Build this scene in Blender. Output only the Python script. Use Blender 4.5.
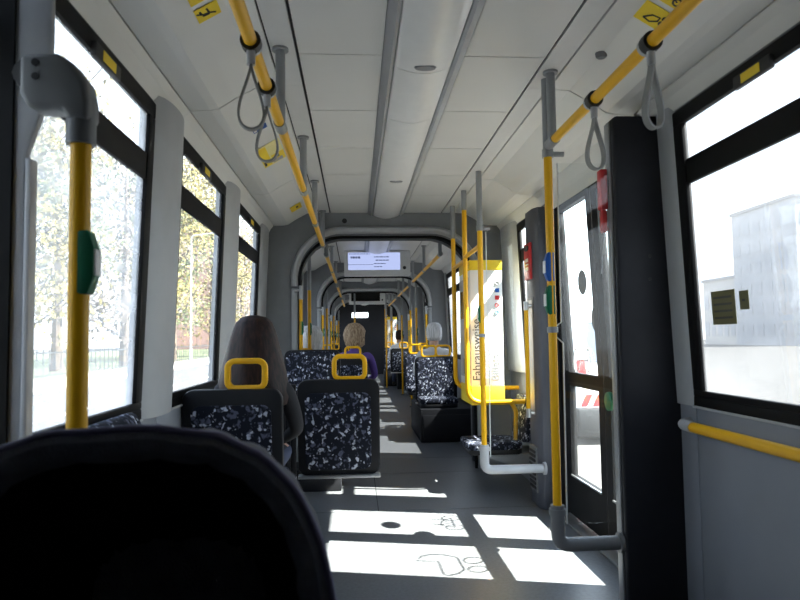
import bpy, bmesh, math, random
from mathutils import Vector, Matrix
random.seed(7)
for o in list(bpy.data.objects): bpy.data.objects.remove(o)
SC = bpy.context.scene
COL = SC.collection
R = math.radians

# ------------------------------------------------------------------ camera
F_PX = 650.0
EYE = Vector((0, 0, 1.15))
ROLL = R(0.8)
def camera_axes():
    vx, vy = 356 - 400, 300 - 339                # where the tram's long axis vanishes
    c, s = math.cos(ROLL), math.sin(ROLL)
    x0, y0 = c * vx + s * vy, -s * vx + c * vy
    yaw = math.atan2(-x0, F_PX); pit = math.atan2(-y0, math.hypot(F_PX, x0))
    f = Vector((math.sin(yaw) * math.cos(pit), math.cos(yaw) * math.cos(pit), math.sin(pit)))
    r = Vector((math.cos(yaw), -math.sin(yaw), 0)); u = r.cross(f)
    return r * c - u * s, u * c + r * s, f
CR, CU, CF = camera_axes()
cam = bpy.data.cameras.new('camera'); camo = bpy.data.objects.new('camera', cam); COL.objects.link(camo)
cam.sensor_fit = 'HORIZONTAL'; cam.sensor_width = 36; cam.lens = 36 * F_PX / 800; cam.clip_start = 0.05; cam.clip_end = 600
cam.dof.use_dof = True; cam.dof.focus_distance = 5.0; cam.dof.aperture_fstop = 6.0
camo.matrix_world = Matrix.Translation(EYE) @ Matrix((CR, CU, -CF)).transposed().to_4x4()
SC.camera = camo
def ray(px, py): return (CR * (px - 400) + CU * (300 - py) + CF * F_PX)
def at_y(px, py, y): d = ray(px, py); return EYE + d * ((y - EYE.y) / d.y)
def at_z(px, py, z): d = ray(px, py); return EYE + d * ((z - EYE.z) / d.z)
def at_x(px, py, x): d = ray(px, py); return EYE + d * ((x - EYE.x) / d.x)

# ------------------------------------------------------------------ sky, sun, exposure
W = bpy.data.worlds.new('sky'); SC.world = W; W.use_nodes = True
nt = W.node_tree; nt.nodes.clear()
tc = nt.nodes.new('ShaderNodeTexCoord'); sx = nt.nodes.new('ShaderNodeSeparateXYZ'); rp = nt.nodes.new('ShaderNodeValToRGB')
bg = nt.nodes.new('ShaderNodeBackground'); wo = nt.nodes.new('ShaderNodeOutputWorld')
nt.links.new(tc.outputs['Generated'], sx.inputs[0]); nt.links.new(sx.outputs['Z'], rp.inputs[0])
rp.color_ramp.elements[0].color = (0.90, 0.95, 1.0, 1); rp.color_ramp.elements[1].color = (0.50, 0.68, 1.0, 1)
nt.links.new(rp.outputs[0], bg.inputs[0]); nt.links.new(bg.outputs[0], wo.inputs[0])
bg.inputs[1].default_value = 4.0
SUN_EL, SUN_TILT = R(52.0), 0.26
SUN_DIR = Vector((-math.cos(SUN_EL), SUN_TILT * math.cos(SUN_EL), -math.sin(SUN_EL))).normalized()
sl = bpy.data.lights.new('sun', 'SUN'); sl.energy = 45; sl.angle = R(0.55); sl.color = (1.0, 0.95, 0.87)
so = bpy.data.objects.new('sun', sl); COL.objects.link(so); so.rotation_euler = (-SUN_DIR).to_track_quat('Z', 'Y').to_euler()
so.location = (8, -1, 12)
SC.view_settings.view_transform = 'Standard'; SC.view_settings.look = 'None'
SC.view_settings.exposure = 0.7; SC.view_settings.gamma = 1.0; SC.view_settings.use_curve_mapping = False

# ------------------------------------------------------------------ materials
MATS = {}
def node_mat(name):
    m = bpy.data.materials.new(name); m.use_nodes = True
    n = m.node_tree; n.nodes.clear(); out = n.nodes.new('ShaderNodeOutputMaterial')
    return m, n, out
def M(name, col, rough=0.5, metal=0.0, var=0.06, scale=14, bump=0.0, bscale=200, spec=0.5, coat=0.0):
    """plain material with a slight procedural unevenness of its colour"""
    if name in MATS: return MATS[name]
    m, n, out = node_mat(name)
    b = n.nodes.new('ShaderNodeBsdfPrincipled'); n.links.new(b.outputs[0], out.inputs[0])
    t = n.nodes.new('ShaderNodeTexCoord'); no = n.nodes.new('ShaderNodeTexNoise'); no.inputs['Scale'].default_value = scale
    no.inputs['Detail'].default_value = 4
    n.links.new(t.outputs['Object'], no.inputs['Vector'])
    r = n.nodes.new('ShaderNodeValToRGB'); c = Vector(col)
    r.color_ramp.elements[0].position = 0.3; r.color_ramp.elements[1].position = 0.7
    r.color_ramp.elements[0].color = (*(c * (1 - var)), 1); r.color_ramp.elements[1].color = (*[min(1, v * (1 + var)) for v in c], 1)
    n.links.new(no.outputs['Fac'], r.inputs[0]); n.links.new(r.outputs[0], b.inputs['Base Color'])
    b.inputs['Roughness'].default_value = rough; b.inputs['Metallic'].default_value = metal
    b.inputs['Specular IOR Level'].default_value = spec; b.inputs['Coat Weight'].default_value = coat
    if bump:
        n2 = n.nodes.new('ShaderNodeTexNoise'); n2.inputs['Scale'].default_value = bscale
        n.links.new(t.outputs['Object'], n2.inputs['Vector'])
        bu = n.nodes.new('ShaderNodeBump'); bu.inputs['Strength'].default_value = bump; bu.inputs['Distance'].default_value = 0.01
        n.links.new(n2.outputs['Fac'], bu.inputs['Height']); n.links.new(bu.outputs[0], b.inputs['Normal'])
    MATS[name] = m; return m
def emit(name, col, strength):
    if name in MATS: return MATS[name]
    m, n, out = node_mat(name); e = n.nodes.new('ShaderNodeEmission'); e.inputs[0].default_value = (*col, 1); e.inputs[1].default_value = strength
    n.links.new(e.outputs[0], out.inputs[0]); MATS[name] = m; return m
def glass(name, tint=(0.95, 0.98, 0.97), dirt=0.05, gloss=0.06, scale=3.0):
    """thin pane: lets light through, mirrors a little, carries a film of dirt"""
    m, n, out = node_mat(name)
    tr = n.nodes.new('ShaderNodeBsdfTransparent'); tr.inputs[0].default_value = (*tint, 1)
    gl = n.nodes.new('ShaderNodeBsdfGlossy'); gl.inputs['Roughness'].default_value = 0.03
    tl = n.nodes.new('ShaderNodeBsdfTranslucent'); tl.inputs[0].default_value = (0.9, 0.93, 0.97, 1)
    df = n.nodes.new('ShaderNodeBsdfDiffuse'); df.inputs[0].default_value = (0.9, 0.93, 0.97, 1)
    ad = n.nodes.new('ShaderNodeMixShader'); ad.inputs[0].default_value = 0.5
    n.links.new(tl.outputs[0], ad.inputs[1]); n.links.new(df.outputs[0], ad.inputs[2])
    t = n.nodes.new('ShaderNodeTexCoord'); no = n.nodes.new('ShaderNodeTexNoise'); no.inputs['Scale'].default_value = scale; no.inputs['Detail'].default_value = 8
    mp = n.nodes.new('ShaderNodeMapping'); mp.inputs['Scale'].default_value = (1, 0.5, 1.6)
    n.links.new(t.outputs['Object'], mp.inputs[0]); n.links.new(mp.outputs[0], no.inputs['Vector'])
    mr = n.nodes.new('ShaderNodeMapRange'); mr.inputs[1].default_value = 0.3; mr.inputs[2].default_value = 0.75
    mr.inputs[3].default_value = dirt * 0.5; mr.inputs[4].default_value = dirt * 1.6
    n.links.new(no.outputs['Fac'], mr.inputs[0])
    m1 = n.nodes.new('ShaderNodeMixShader'); m1.inputs[0].default_value = gloss
    m2 = n.nodes.new('ShaderNodeMixShader')
    n.links.new(tr.outputs[0], m1.inputs[1]); n.links.new(gl.outputs[0], m1.inputs[2])
    n.links.new(mr.outputs[0], m2.inputs[0]); n.links.new(m1.outputs[0], m2.inputs[1]); n.links.new(ad.outputs[0], m2.inputs[2])
    n.links.new(m2.outputs[0], out.inputs[0]); MATS[name] = m; return m
def fabric(name):
    """tram moquette: black ground crowded with wriggling white and grey-blue figures"""
    m, n, out = node_mat(name)
    b = n.nodes.new('ShaderNodeBsdfPrincipled'); b.inputs['Roughness'].default_value = 0.95; b.inputs['Specular IOR Level'].default_value = 0.15
    n.links.new(b.outputs[0], out.inputs[0])
    t = n.nodes.new('ShaderNodeTexCoord'); no = n.nodes.new('ShaderNodeTexNoise'); no.inputs['Scale'].default_value = 24
    n.links.new(t.outputs['Object'], no.inputs['Vector'])
    mx = n.nodes.new('ShaderNodeVectorMath'); mx.operation = 'MULTIPLY_ADD'; mx.inputs[1].default_value = (0.10, 0.10, 0.10)
    n.links.new(no.outputs['Color'], mx.inputs[0]); n.links.new(t.outputs['Object'], mx.inputs[2])
    mp = n.nodes.new('ShaderNodeMapping'); mp.inputs['Scale'].default_value = (1.0, 1.0, 0.62); mp.inputs['Rotation'].default_value = (0, 0.35, 0)
    n.links.new(mx.outputs[0], mp.inputs[0])
    def layer(scale, lo, hi, off):
        v = n.nodes.new('ShaderNodeTexVoronoi'); v.inputs['Scale'].default_value = scale; v.inputs['Randomness'].default_value = 0.55
        o2 = n.nodes.new('ShaderNodeVectorMath'); o2.operation = 'ADD'; o2.inputs[1].default_value = off
        n.links.new(mp.outputs[0], o2.inputs[0]); n.links.new(o2.outputs[0], v.inputs['Vector'])
        r = n.nodes.new('ShaderNodeValToRGB'); r.color_ramp.elements[0].position = lo; r.color_ramp.elements[1].position = hi
        r.color_ramp.elements[0].color = (1, 1, 1, 1); r.color_ramp.elements[1].color = (0, 0, 0, 1)
        n.links.new(v.outputs['Distance'], r.inputs[0]); return r.outputs[0]
    a = layer(26, 0.19, 0.33, (0, 0, 0)); c = layer(30, 0.22, 0.42, (3.3, 1.7, 5.1))
    m1 = n.nodes.new('ShaderNodeMix'); m1.data_type = 'RGBA'; m1.inputs[6].default_value = (0.012, 0.014, 0.022, 1); m1.inputs[7].default_value = (0.10, 0.11, 0.16, 1)
    n.links.new(c, m1.inputs[0])
    m2 = n.nodes.new('ShaderNodeMix'); m2.data_type = 'RGBA'; m2.inputs[7].default_value = (0.50, 0.53, 0.62, 1)
    n.links.new(a, m2.inputs[0]); n.links.new(m1.outputs[2], m2.inputs[6]); n.links.new(m2.outputs[2], b.inputs['Base Color'])
    MATS[name] = m; return m

CEIL = M('ceiling laminate', (0.68, 0.68, 0.655), 0.45, var=0.02, scale=3)
COVE = M('cove laminate', (0.70, 0.70, 0.675), 0.45, var=0.02, scale=3)
STRIP = M('ceiling strip', (0.65, 0.65, 0.63), 0.45, var=0.02)
JOINT = M('black joint', (0.02, 0.02, 0.02), 0.7)
WALLG = M('wall panel grey', (0.23, 0.245, 0.275), 0.5, var=0.04, scale=5, bump=0.05)
PILLAR = M('window pillar grey', (0.36, 0.375, 0.39), 0.45, var=0.03)
BULK = M('bulkhead grey', (0.19, 0.20, 0.215), 0.5, var=0.04)
DARKCOL = M('dark column laminate', (0.016, 0.017, 0.022), 0.5, var=0.1, spec=0.25)
COLUMN = M('door column grey', (0.085, 0.09, 0.11), 0.45, var=0.05)
RUBBER = M('black rubber frame', (0.005, 0.005, 0.0055), 0.55, spec=0.12)
FLOORM = M('floor covering', (0.10, 0.104, 0.112), 0.34, var=0.2, scale=60, bump=0.05, bscale=400)
SUB = M('floor joint', (0.015, 0.015, 0.016), 0.7)
YEL = M('yellow powder coat', (0.80, 0.42, 0.004), 0.38, var=0.012, spec=0.35)
YELP = M('yellow print', (0.85, 0.62, 0.02), 0.5, var=0.03)
GREYM = M('grey rail coat', (0.27, 0.28, 0.29), 0.4, var=0.05)
DGREYM = M('dark grey cast fitting', (0.16, 0.165, 0.17), 0.45, var=0.05)
STEEL = M('brushed steel', (0.55, 0.56, 0.57), 0.35, 0.9, var=0.05)
LGREY = M('light grey plastic', (0.42, 0.43, 0.45), 0.4)
SHELL = M('seat shell charcoal', (0.009, 0.0095, 0.012), 0.55, var=0.08, spec=0.25)
BLACKP = M('black plastic', (0.012, 0.012, 0.013), 0.5)
WHITEP = M('white panel', (0.80, 0.80, 0.78), 0.4, var=0.01)
GREEN = M('green plastic', (0.0, 0.13, 0.055), 0.4)
BLUE = M('blue plastic', (0.01, 0.09, 0.38), 0.4)
REDM = M('red plastic', (0.52, 0.012, 0.015), 0.4)
STRAP = M('grey strap rubber', (0.24, 0.24, 0.23), 0.5)
DIFF = M('lamp diffuser', (0.80, 0.80, 0.78), 0.3, var=0.02)
FAB = fabric('moquette')
GL_L = glass('window glass street side', tint=(0.70, 0.72, 0.72), dirt=0.05)
GL_N = glass('dusty window glass', tint=(0.70, 0.72, 0.72), dirt=0.22)
GL_R = glass('window glass sunny side', tint=(0.52, 0.54, 0.55), dirt=0.05)
GL_D = glass('door glass', dirt=0.012)
PLEXI = glass('clear screen', tint=(0.97, 0.98, 0.98), dirt=0.002, gloss=0.035)

# ------------------------------------------------------------------ mesh helpers
def wloc(o):
    v = Vector((0, 0, 0))
    while o is not None: v += o.location; o = o.parent
    return v
class MB:
    def __init__(s): s.v = []; s.f = []
    def add(s, vs, fs):
        k = len(s.v); s.v += [Vector(p) for p in vs]; s.f += [tuple(i + k for i in f) for f in fs]; return s
    def hexa(s, p):   # p: bottom ring 4, top ring 4
        return s.add(p, [(3, 2, 1, 0), (4, 5, 6, 7), (0, 1, 5, 4), (1, 2, 6, 5), (2, 3, 7, 6), (3, 0, 4, 7)])
    def box(s, a, b):
        x0, x1 = sorted((a[0], b[0])); y0, y1 = sorted((a[1], b[1])); z0, z1 = sorted((a[2], b[2]))
        return s.hexa([(x0, y0, z0), (x1, y0, z0), (x1, y1, z0), (x0, y1, z0), (x0, y0, z1), (x1, y0, z1), (x1, y1, z1), (x0, y1, z1)])
    def prism(s, pts, d):  # closed 3D polygon extruded by vector d
        n = len(pts); d = Vector(d); vs = [Vector(p) for p in pts]; vs += [p + d for p in vs]
        return s.add(vs, [tuple(range(n - 1, -1, -1)), tuple(range(n, 2 * n))] + [(i, (i + 1) % n, n + (i + 1) % n, n + i) for i in range(n)])
    def sweep(s, path, prof, closed=False, up=None, caps=True):
        """sweep a closed 2D profile along a path with parallel transport"""
        path = [Vector(p) for p in path]; n = len(path); m = len(prof); k = len(s.v)
        T = []
        for i in range(n):
            a = path[(i - 1) % n] if (closed or i > 0) else path[i]; b = path[(i + 1) % n] if (closed or i < n - 1) else path[i]
            T.append((b - a).normalized())
        u = Vector(up) if up is not None else (Vector((0, 0, 1)) if abs(T[0].z) < 0.9 else Vector((1, 0, 0)))
        for i in range(n):
            t = T[i]
            w = t.cross(u); w.normalize(); u2 = w.cross(t).normalized()
            if up is None: u = u2
            for (a, b) in prof: s.v.append(path[i] + w * a + u2 * b)
        for i in range(n if closed else n - 1):
            j = (i + 1) % n
            for q in range(m):
                r_ = (q + 1) % m; s.f.append((k + i * m + q, k + i * m + r_, k + j * m + r_, k + j * m + q))
        if not closed and caps:
            s.f.append(tuple(k + q for q in range(m - 1, -1, -1))); s.f.append(tuple(k + (n - 1) * m + q for q in range(m)))
        return s
    def tube(s, path, r, n=12, closed=False):
        return s.sweep(path, [(r * math.cos(2 * math.pi * i / n), r * math.sin(2 * math.pi * i / n)) for i in range(n)], closed)
    def lathe(s, prof, c=(0, 0, 0), n=20, sx=1, sy=1):
        k = len(s.v); c = Vector(c)
        for (r, z) in prof:
            for i in range(n):
                a = 2 * math.pi * i / n; s.v.append(c + Vector((r * sx * math.cos(a), r * sy * math.sin(a), z)))
        for j in range(len(prof) - 1):
            for i in range(n):
                i2 = (i + 1) % n; s.f.append((k + j * n + i, k + j * n + i2, k + (j + 1) * n + i2, k + (j + 1) * n + i))
        s.f.append(tuple(k + i for i in range(n - 1, -1, -1))); s.f.append(tuple(k + (len(prof) - 1) * n + i for i in range(n)))
        return s
    def build(s, name, mat, parent=None, bevel=0.0, seg=2, smooth=True, sub=0):
        me = bpy.data.meshes.new(name)
        vs = s.v
        if parent is None:
            lo = Vector((min(v.x for v in vs), min(v.y for v in vs), min(v.z for v in vs))); hi = Vector((max(v.x for v in vs), max(v.y for v in vs), 0))
            off = Vector(((lo.x + hi.x) / 2, (lo.y + hi.y) / 2, lo.z))
        else: off = wloc(parent)
        me.from_pydata([v - off for v in vs], [], s.f); me.update()
        bm = bmesh.new(); bm.from_mesh(me)
        bmesh.ops.recalc_face_normals(bm, faces=bm.faces)
        if bevel > 0:
            ed = [e for e in bm.edges if len(e.link_faces) == 2 and e.calc_face_angle(0) > R(35)]
            bmesh.ops.bevel(bm, geom=ed, offset=bevel, segments=seg, affect='EDGES', profile=0.5, clamp_overlap=True)
        if sub: bmesh.ops.subdivide_edges(bm, edges=bm.edges, cuts=sub, use_grid_fill=True)
        bm.to_mesh(me); bm.free()
        if smooth:
            me.polygons.foreach_set('use_smooth', [True] * len(me.polygons)); me.set_sharp_from_angle(angle=R(38))
        me.materials.append(mat)
        o = bpy.data.objects.new(name, me); COL.objects.link(o)
        if parent is None: o.location = off
        else: o.parent = parent
        return o
def box(a, b): return MB().box(a, b)
def tube(path, r, n=12, closed=False): return MB().tube(path, r, n, closed)
def fillet(pts, r, seg=6, closed=False):
    pts = [Vector(p) for p in pts]; out = []; n = len(pts)
    for i, p in enumerate(pts):
        if not closed and i in (0, n - 1): out.append(p); continue
        a = pts[i - 1]; b = pts[(i + 1) % n]; da = (a - p); db = (b - p)
        q = min(r, da.length * 0.49, db.length * 0.49); da.normalize(); db.normalize()
        for k in range(seg + 1):
            t = k / seg; out.append(p + da * q * (1 - t) ** 2 + db * q * t ** 2)
    return out
def rrect(w, h, r, seg=6):
    out = []
    for cx, cy, a0 in ((w / 2 - r, h / 2 - r, 0), (-w / 2 + r, h / 2 - r, 90), (-w / 2 + r, -h / 2 + r, 180), (w / 2 - r, -h / 2 + r, 270)):
        for k in range(seg + 1):
            a = R(a0 + 90 * k / seg); out.append((cx + r * math.cos(a), cy + r * math.sin(a)))
    return out
def tag(o, label=None, cat=None, group=None, kind=None):
    if label: o['label'] = label
    if cat: o['category'] = cat
    if group: o['group'] = group
    if kind: o['kind'] = kind
    return o
def thing(name, loc, label=None, cat=None, group=None, kind=None, rz=0):
    o = bpy.data.objects.new(name, None); COL.objects.link(o); o.location = loc; o.rotation_euler.z = rz; o.empty_display_size = 0.1
    return tag(o, label, cat, group, kind)
def copy_tree(o, parent=None):
    c = o.copy(); COL.objects.link(c); c.parent = parent
    for ch in list(o.children): copy_tree(ch, c)
    return c
def text_mesh(name, txt, size, mat, parent, origin, xdir, ydir, off=0.0015):
    cu = bpy.data.curves.new('txt', 'FONT'); cu.body = txt; cu.size = size; cu.extrude = 0.0006
    o = bpy.data.objects.new('txt', cu); COL.objects.link(o)
    dg = bpy.context.evaluated_depsgraph_get(); me = bpy.data.meshes.new_from_object(o.evaluated_get(dg)); bpy.data.objects.remove(o)
    X = Vector(xdir); Y = Vector(ydir); Z = X.cross(Y)
    base = wloc(parent)
    for v in me.vertices: v.co = Vector(origin) + X * v.co.x + Y * v.co.y + Z * (v.co.z + off) - base
    me.materials.clear(); me.materials.append(mat); me.name = name
    ob = bpy.data.objects.new(name, me); COL.objects.link(ob); ob.parent = parent
    return ob

# ------------------------------------------------------------------ body shell of the tram
XC = 0.28
ZC = 2.27
Y_BACK, Y_END = -1.5, 21.0
def U(z):
    if z <= 0.9: return 1.09
    return 1.09 - 0.045 * (z - 0.9) / 1.16
def WX(side, z, off=0.0): return XC + side * (U(z) + off)
def slab(side, y0, y1, z0, z1, o0, o1, mb=None):
    mb = mb or MB()
    zs = [z0] + ([0.9] if z0 < 0.9 < z1 else []) + [z1]
    for a, b in zip(zs, zs[1:]):
        q = []
        for z in (a, b):
            xs = [WX(side, z, o0), WX(side, z, o1)]
            q += [(xs[0], y0, z), (xs[1], y0, z), (xs[1], y1, z), (xs[0], y1, z)]
        mb.hexa(q)
    return mb

# floor: joined sheets of covering on a dark bed
floor = thing('floor', (XC, 2, 0), 'dark grey speckled floor covering laid in sheets', kind='structure')
box((XC - 1.15, Y_BACK, -0.10), (XC + 1.15, Y_END, -0.004)).build('floor_bed', SUB, floor)
ysplit = [Y_BACK, 0.9, 2.62, 4.42, 5.62, 6.3, 9.4, 12.9, 16.5, Y_END]
xsplit = [XC - 1.1, XC - 0.14, XC + 1.1]
for a, b in zip(ysplit, ysplit[1:]):
    xs = xsplit if (a >= 4.4) else [xsplit[0], xsplit[-1]]
    for c, d in zip(xs, xs[1:]):
        box((c + 0.003, a + 0.003, -0.004), (d - 0.003, b - 0.003, 0.0)).build('floor_panel', FLOORM, floor, smooth=False)

# roof and ceiling
roof = box((XC - 1.2, Y_BACK - 0.1, 2.34), (XC + 1.2, Y_END + 0.1, 2.42)).build('roof', BULK, smooth=False)
tag(roof, 'flat outer roof shell above the ceiling panels', kind='structure')
ceil = thing('ceiling', (XC, 2, ZC), 'pale grey laminate ceiling with sloping side coves', kind='structure')
JY = [2.51 + 0.63 * k for k in range(-6, 6)]
def prof_panel(side, pts, y0, y1, name, mat, th=0.012, seg=0):
    """panel whose cross-section is a polyline of (u,z); given real thickness upward"""
    P = [(XC + side * u, z) for u, z in pts]
    mb = MB(); poly = [(x, y0, z) for x, z in P] + [(x, y0, z + th) for x, z in reversed(P)]
    n = len(P)
    for i in range(n - 1):
        (xa, za), (xb, zb) = P[i], P[i + 1]
        q = [(xa, y0, za), (xb, y0, zb), (xb, y1, zb), (xa, y1, za), (xa, y0, za + th), (xb, y0, zb + th), (xb, y1, zb + th), (xa, y1, za + th)]
        mb.hexa(q)
    return mb.build(name, mat, ceil, smooth=False)
SECTIONS = [(Y_BACK, 5.75), (6.10, 9.55), (9.85, 12.75), (13.05, 16.4), (16.7, Y_END)]
COVEP = [(0.606, 2.27), (0.70, 2.265), (0.80, 2.21), (0.868, 2.165), (0.905, 2.157), (0.99, 2.153)]
for si, (a, b) in enumerate(SECTIONS):
    if si == 0:
        ys = [a] + [y for y in JY if a + 0.2 < y < b - 0.2] + [b]
        yc = [a, 0.02, 1.17, 2.84, 4.50, b]
    else:
        n = 4; ys = [a + (b - a) * k / n for k in range(n + 1)]; yc = [a, (a + b) / 2, b]
    for y0, y1 in zip(ys, ys[1:]):
        for s in (-1, 1):
            prof_panel(s, [(0.165, ZC), (0.492, ZC)], y0 + 0.003, y1 - 0.003, 'ceiling_panel', CEIL)
    for y0, y1 in zip(yc, yc[1:]):
        for s in (-1, 1):
            prof_panel(s, [(0.505, ZC + 0.002), (0.598, ZC + 0.002)], y0 + 0.001, y1 - 0.001, 'ceiling_strip', STRIP)
            prof_panel(s, COVEP, y0 + 0.004, y1 - 0.004, 'cove_panel', COVE)
            prof_panel(s, [(0.997, 2.152), (1.02, 2.125), (1.046, 2.075)], y0 + 0.001, y1 - 0.001, 'top_moulding', COVE)
    box((XC - 1.0, a, ZC + 0.016), (XC + 1.0, b, ZC + 0.03)).build('ceiling_backing', JOINT, ceil, smooth=False)

prof_panel(1, [(0.985, 2.150), (1.012, 2.075), (1.026, 1.985)], 2.81, 4.29, 'door_cover', COVE, 0.006)
# walls
wl = thing('wall_left', (XC - 1.09, 2, 0), 'grey panelled side wall under and between the street side windows', kind='structure')
wr = thing('wall_right', (XC + 1.09, 2, 0), 'grey panelled side wall with handrail beside the door', kind='structure')
wins = []
def lower(side, parent, y0, y1, z1=0.86, name='lower_panel'):
    slab(side, y0, y1, 0, z1, 0.0, 0.06).build(name, WALLG, parent, bevel=0.002)
def header(side, parent, y0, y1):
    slab(side, y0, y1, 2.06, 2.36, 0.004, 0.06).build('header_panel', BULK, parent, smooth=False)
def pillar(side, parent, y0, y1, bulge=0.05, z0=0.86, z1=2.10, mat=None):
    """rounded cover between two windows, standing proud of the wall"""
    mb = MB(); n = 8; prof = [(y0, 0.05)]
    for k in range(n + 1):
        t = k / n; y = y0 + (y1 - y0) * t
        prof.append((y, 0.004 - bulge * min(1, math.sin(math.pi * t) ** 0.45 if 0 < t < 1 else 0)))
    prof.append((y1, 0.05)); m = len(prof)
    vs = [(WX(side, z, o), y, z) for z in (z0, z1) for y, o in prof]
    mb.add(vs, [tuple(range(m)), tuple(range(m, 2 * m))] + [(i, (i + 1) % m, m + (i + 1) % m, m + i) for i in range(m)])
    return mb.build('window_pillar', mat or PILLAR, parent)
def window(idx, side, y0, y1, label, latch=True, gm=None, zb=0.86, upper=True):
    w = thing('window_%d' % idx, (WX(side, 0.9), (y0 + y1) / 2, zb), label, kind='structure')
    gm = gm or (GL_L if side < 0 else GL_R); st = 0.07
    zt, zm0, zm1, zt1 = 2.065, 1.755, 1.855, 2.005; zg = zb + 0.065
    o0, o1 = -0.006, 0.018
    mb = MB(); slab(side, y0, y1, zb, zg, o0, o1, mb); slab(side, y0, y1, zt1, zt, o0, o1, mb)
    slab(side, y0, y0 + st, zg, zt1, o0, o1, mb); slab(side, y1 - st, y1, zg, zt1, o0, o1, mb)
    mb.build('frame', RUBBER, w, bevel=0.004)
    if upper: slab(side, y0 + st, y1 - st, zm0, zm1, -0.002, o1, MB()).build('middle_bar', RUBBER, w, bevel=0.006)
    slab(side, y0 + st - 0.01, y1 - st + 0.01, zg - 0.01, zm0 + 0.01, 0.008, 0.012).build('lower_pane', gm, w, smooth=False)
    slab(side, y0 + st - 0.01, y1 - st + 0.01, zm1 - 0.01, zt1 + 0.01, 0.006, 0.010).build('upper_pane', gm, w, smooth=False)
    if latch:
        ym = y0 + (y1 - y0) * latch
        la = slab(side, ym - 0.10, ym + 0.10, 1.985, 2.03, -0.022, -0.004).build('latch', BLACKP, w, bevel=0.004)
        slab(side, ym - 0.05, ym + 0.05, 1.992, 2.022, -0.0245, -0.0215).build('latch_label', YELP, la)
    return w
def sill(side, parent, y0, y1): slab(side, y0, y1, 0.853, 0.862, -0.012, 0.03).build('sill_trim', LGREY, parent, bevel=0.002)
# street side
header(-1, wl, Y_BACK, 5.8); lower(-1, wl, Y_BACK, 0.7); lower(-1, wl, 0.703, 2.72); lower(-1, wl, 2.723, 4.1); lower(-1, wl, 4.103, 5.8)
slab(-1, Y_BACK, -1.2, 0.86, 2.06, 0, 0.05).build('pier', PILLAR, wl)
slab(-1, -1.2, 0.95, 0.86, 2.06, 0, 0.05).build('pier', PILLAR, wl)
W2 = window(1, -1, 0.95, 2.52, 'large dusty street side window next to the grey wall post', latch=0.67, gm=GL_N); pillar(-1, wl, 2.50, 2.88)
W3 = window(2, -1, 2.86, 3.88, 'street side window with trees behind, beside the dark-haired passenger', latch=0.45); pillar(-1, wl, 3.86, 4.26)
W4 = window(3, -1, 4.24, 5.28, 'narrow-looking street side window just before the first gangway arch', latch=0.5); pillar(-1, wl, 5.26, 5.76, 0.03)
for a, b in ((0.95, 2.52), (2.86, 3.88), (4.24, 5.28)): sill(-1, wl, a, b)
# door side
header(1, wr, Y_BACK, 2.85); header(1, wr, 4.28, 5.8)
lower(1, wr, Y_BACK, 0.9); lower(1, wr, 0.903, 2.56); lower(1, wr, 2.563, 2.72); lower(1, wr, 4.3, 5.8)
slab(1, Y_BACK, -1.2, 0.86, 2.06, 0, 0.05).build('pier', PILLAR, wr)
slab(1, -1.2, 1.1, 0.86, 2.06, 0, 0.05).build('pier', PILLAR, wr)
W6 = window(4, 1, 1.1, 2.57, 'large hazy window above the yellow wall handrail', latch=0.62); sill(1, wr, 1.1, 2.57)
pillar(1, wr, 2.56, 2.74, 0.02)
W7 = window(5, 1, 4.46, 5.20, 'slim window behind the ticket machine', latch=0, gm=GL_D); sill(1, wr, 4.52, 5.2)
pillar(1, wr, 5.18, 5.76, 0.05); slab(1, 4.28, 4.46, 0.86, 2.06, 0, 0.05).build('pier', PILLAR, wr)
k = 6
for (a, b) in SECTIONS[1:]:
    L = b - a; m = a + L / 2
    for s, p in ((-1, wl), (1, wr)):
        header(s, p, a - 0.05, b + 0.05); lower(s, p, a - 0.05, b + 0.05)
        pillar(s, p, a - 0.02, a + 0.2, 0.02); pillar(s, p, m - 0.15, m + 0.15, 0.04); pillar(s, p, b - 0.2, b + 0.02, 0.02)
        for y0, y1 in ((a + 0.18, m - 0.13), (m + 0.13, b - 0.18)):
            window(k, s, y0, y1, ('street' if s < 0 else 'sunny') + ' side window in the car section beyond the arches, number %d from here' % (k - 5), latch=0); k += 1
# wall behind the camera, cab partition at the front end
wb = slab(-1, Y_BACK - 0.06, Y_BACK, 0, 2.36, -2.25, 0.06).build('wall_back', BULK); tag(wb, 'plain grey end wall behind the camera', kind='structure')
wf = thing('wall_front', (XC, Y_END, 0), 'dark cab partition at the far end of the tram', kind='structure')
for nm, a, b in (('partition_panel', (XC - 1.15, 0), (XC + 1.15, 1.83)), ('partition_panel', (XC - 1.15, 1.83), (XC - 0.40, 2.36)), ('partition_panel', (XC + 0.12, 1.83), (XC + 1.15, 2.36)), ('partition_panel', (XC - 0.40, 2.00), (XC + 0.12, 2.36))):
    box((a[0], Y_END, a[1]), (b[0], Y_END + 0.05, b[1])).build(nm, DARKCOL, wf, smooth=False)
box((XC - 0.40, Y_END + 0.02, 1.83), (XC + 0.12, Y_END + 0.026, 2.00)).build('cab_pane', GL_D, wf, smooth=False)

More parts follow.
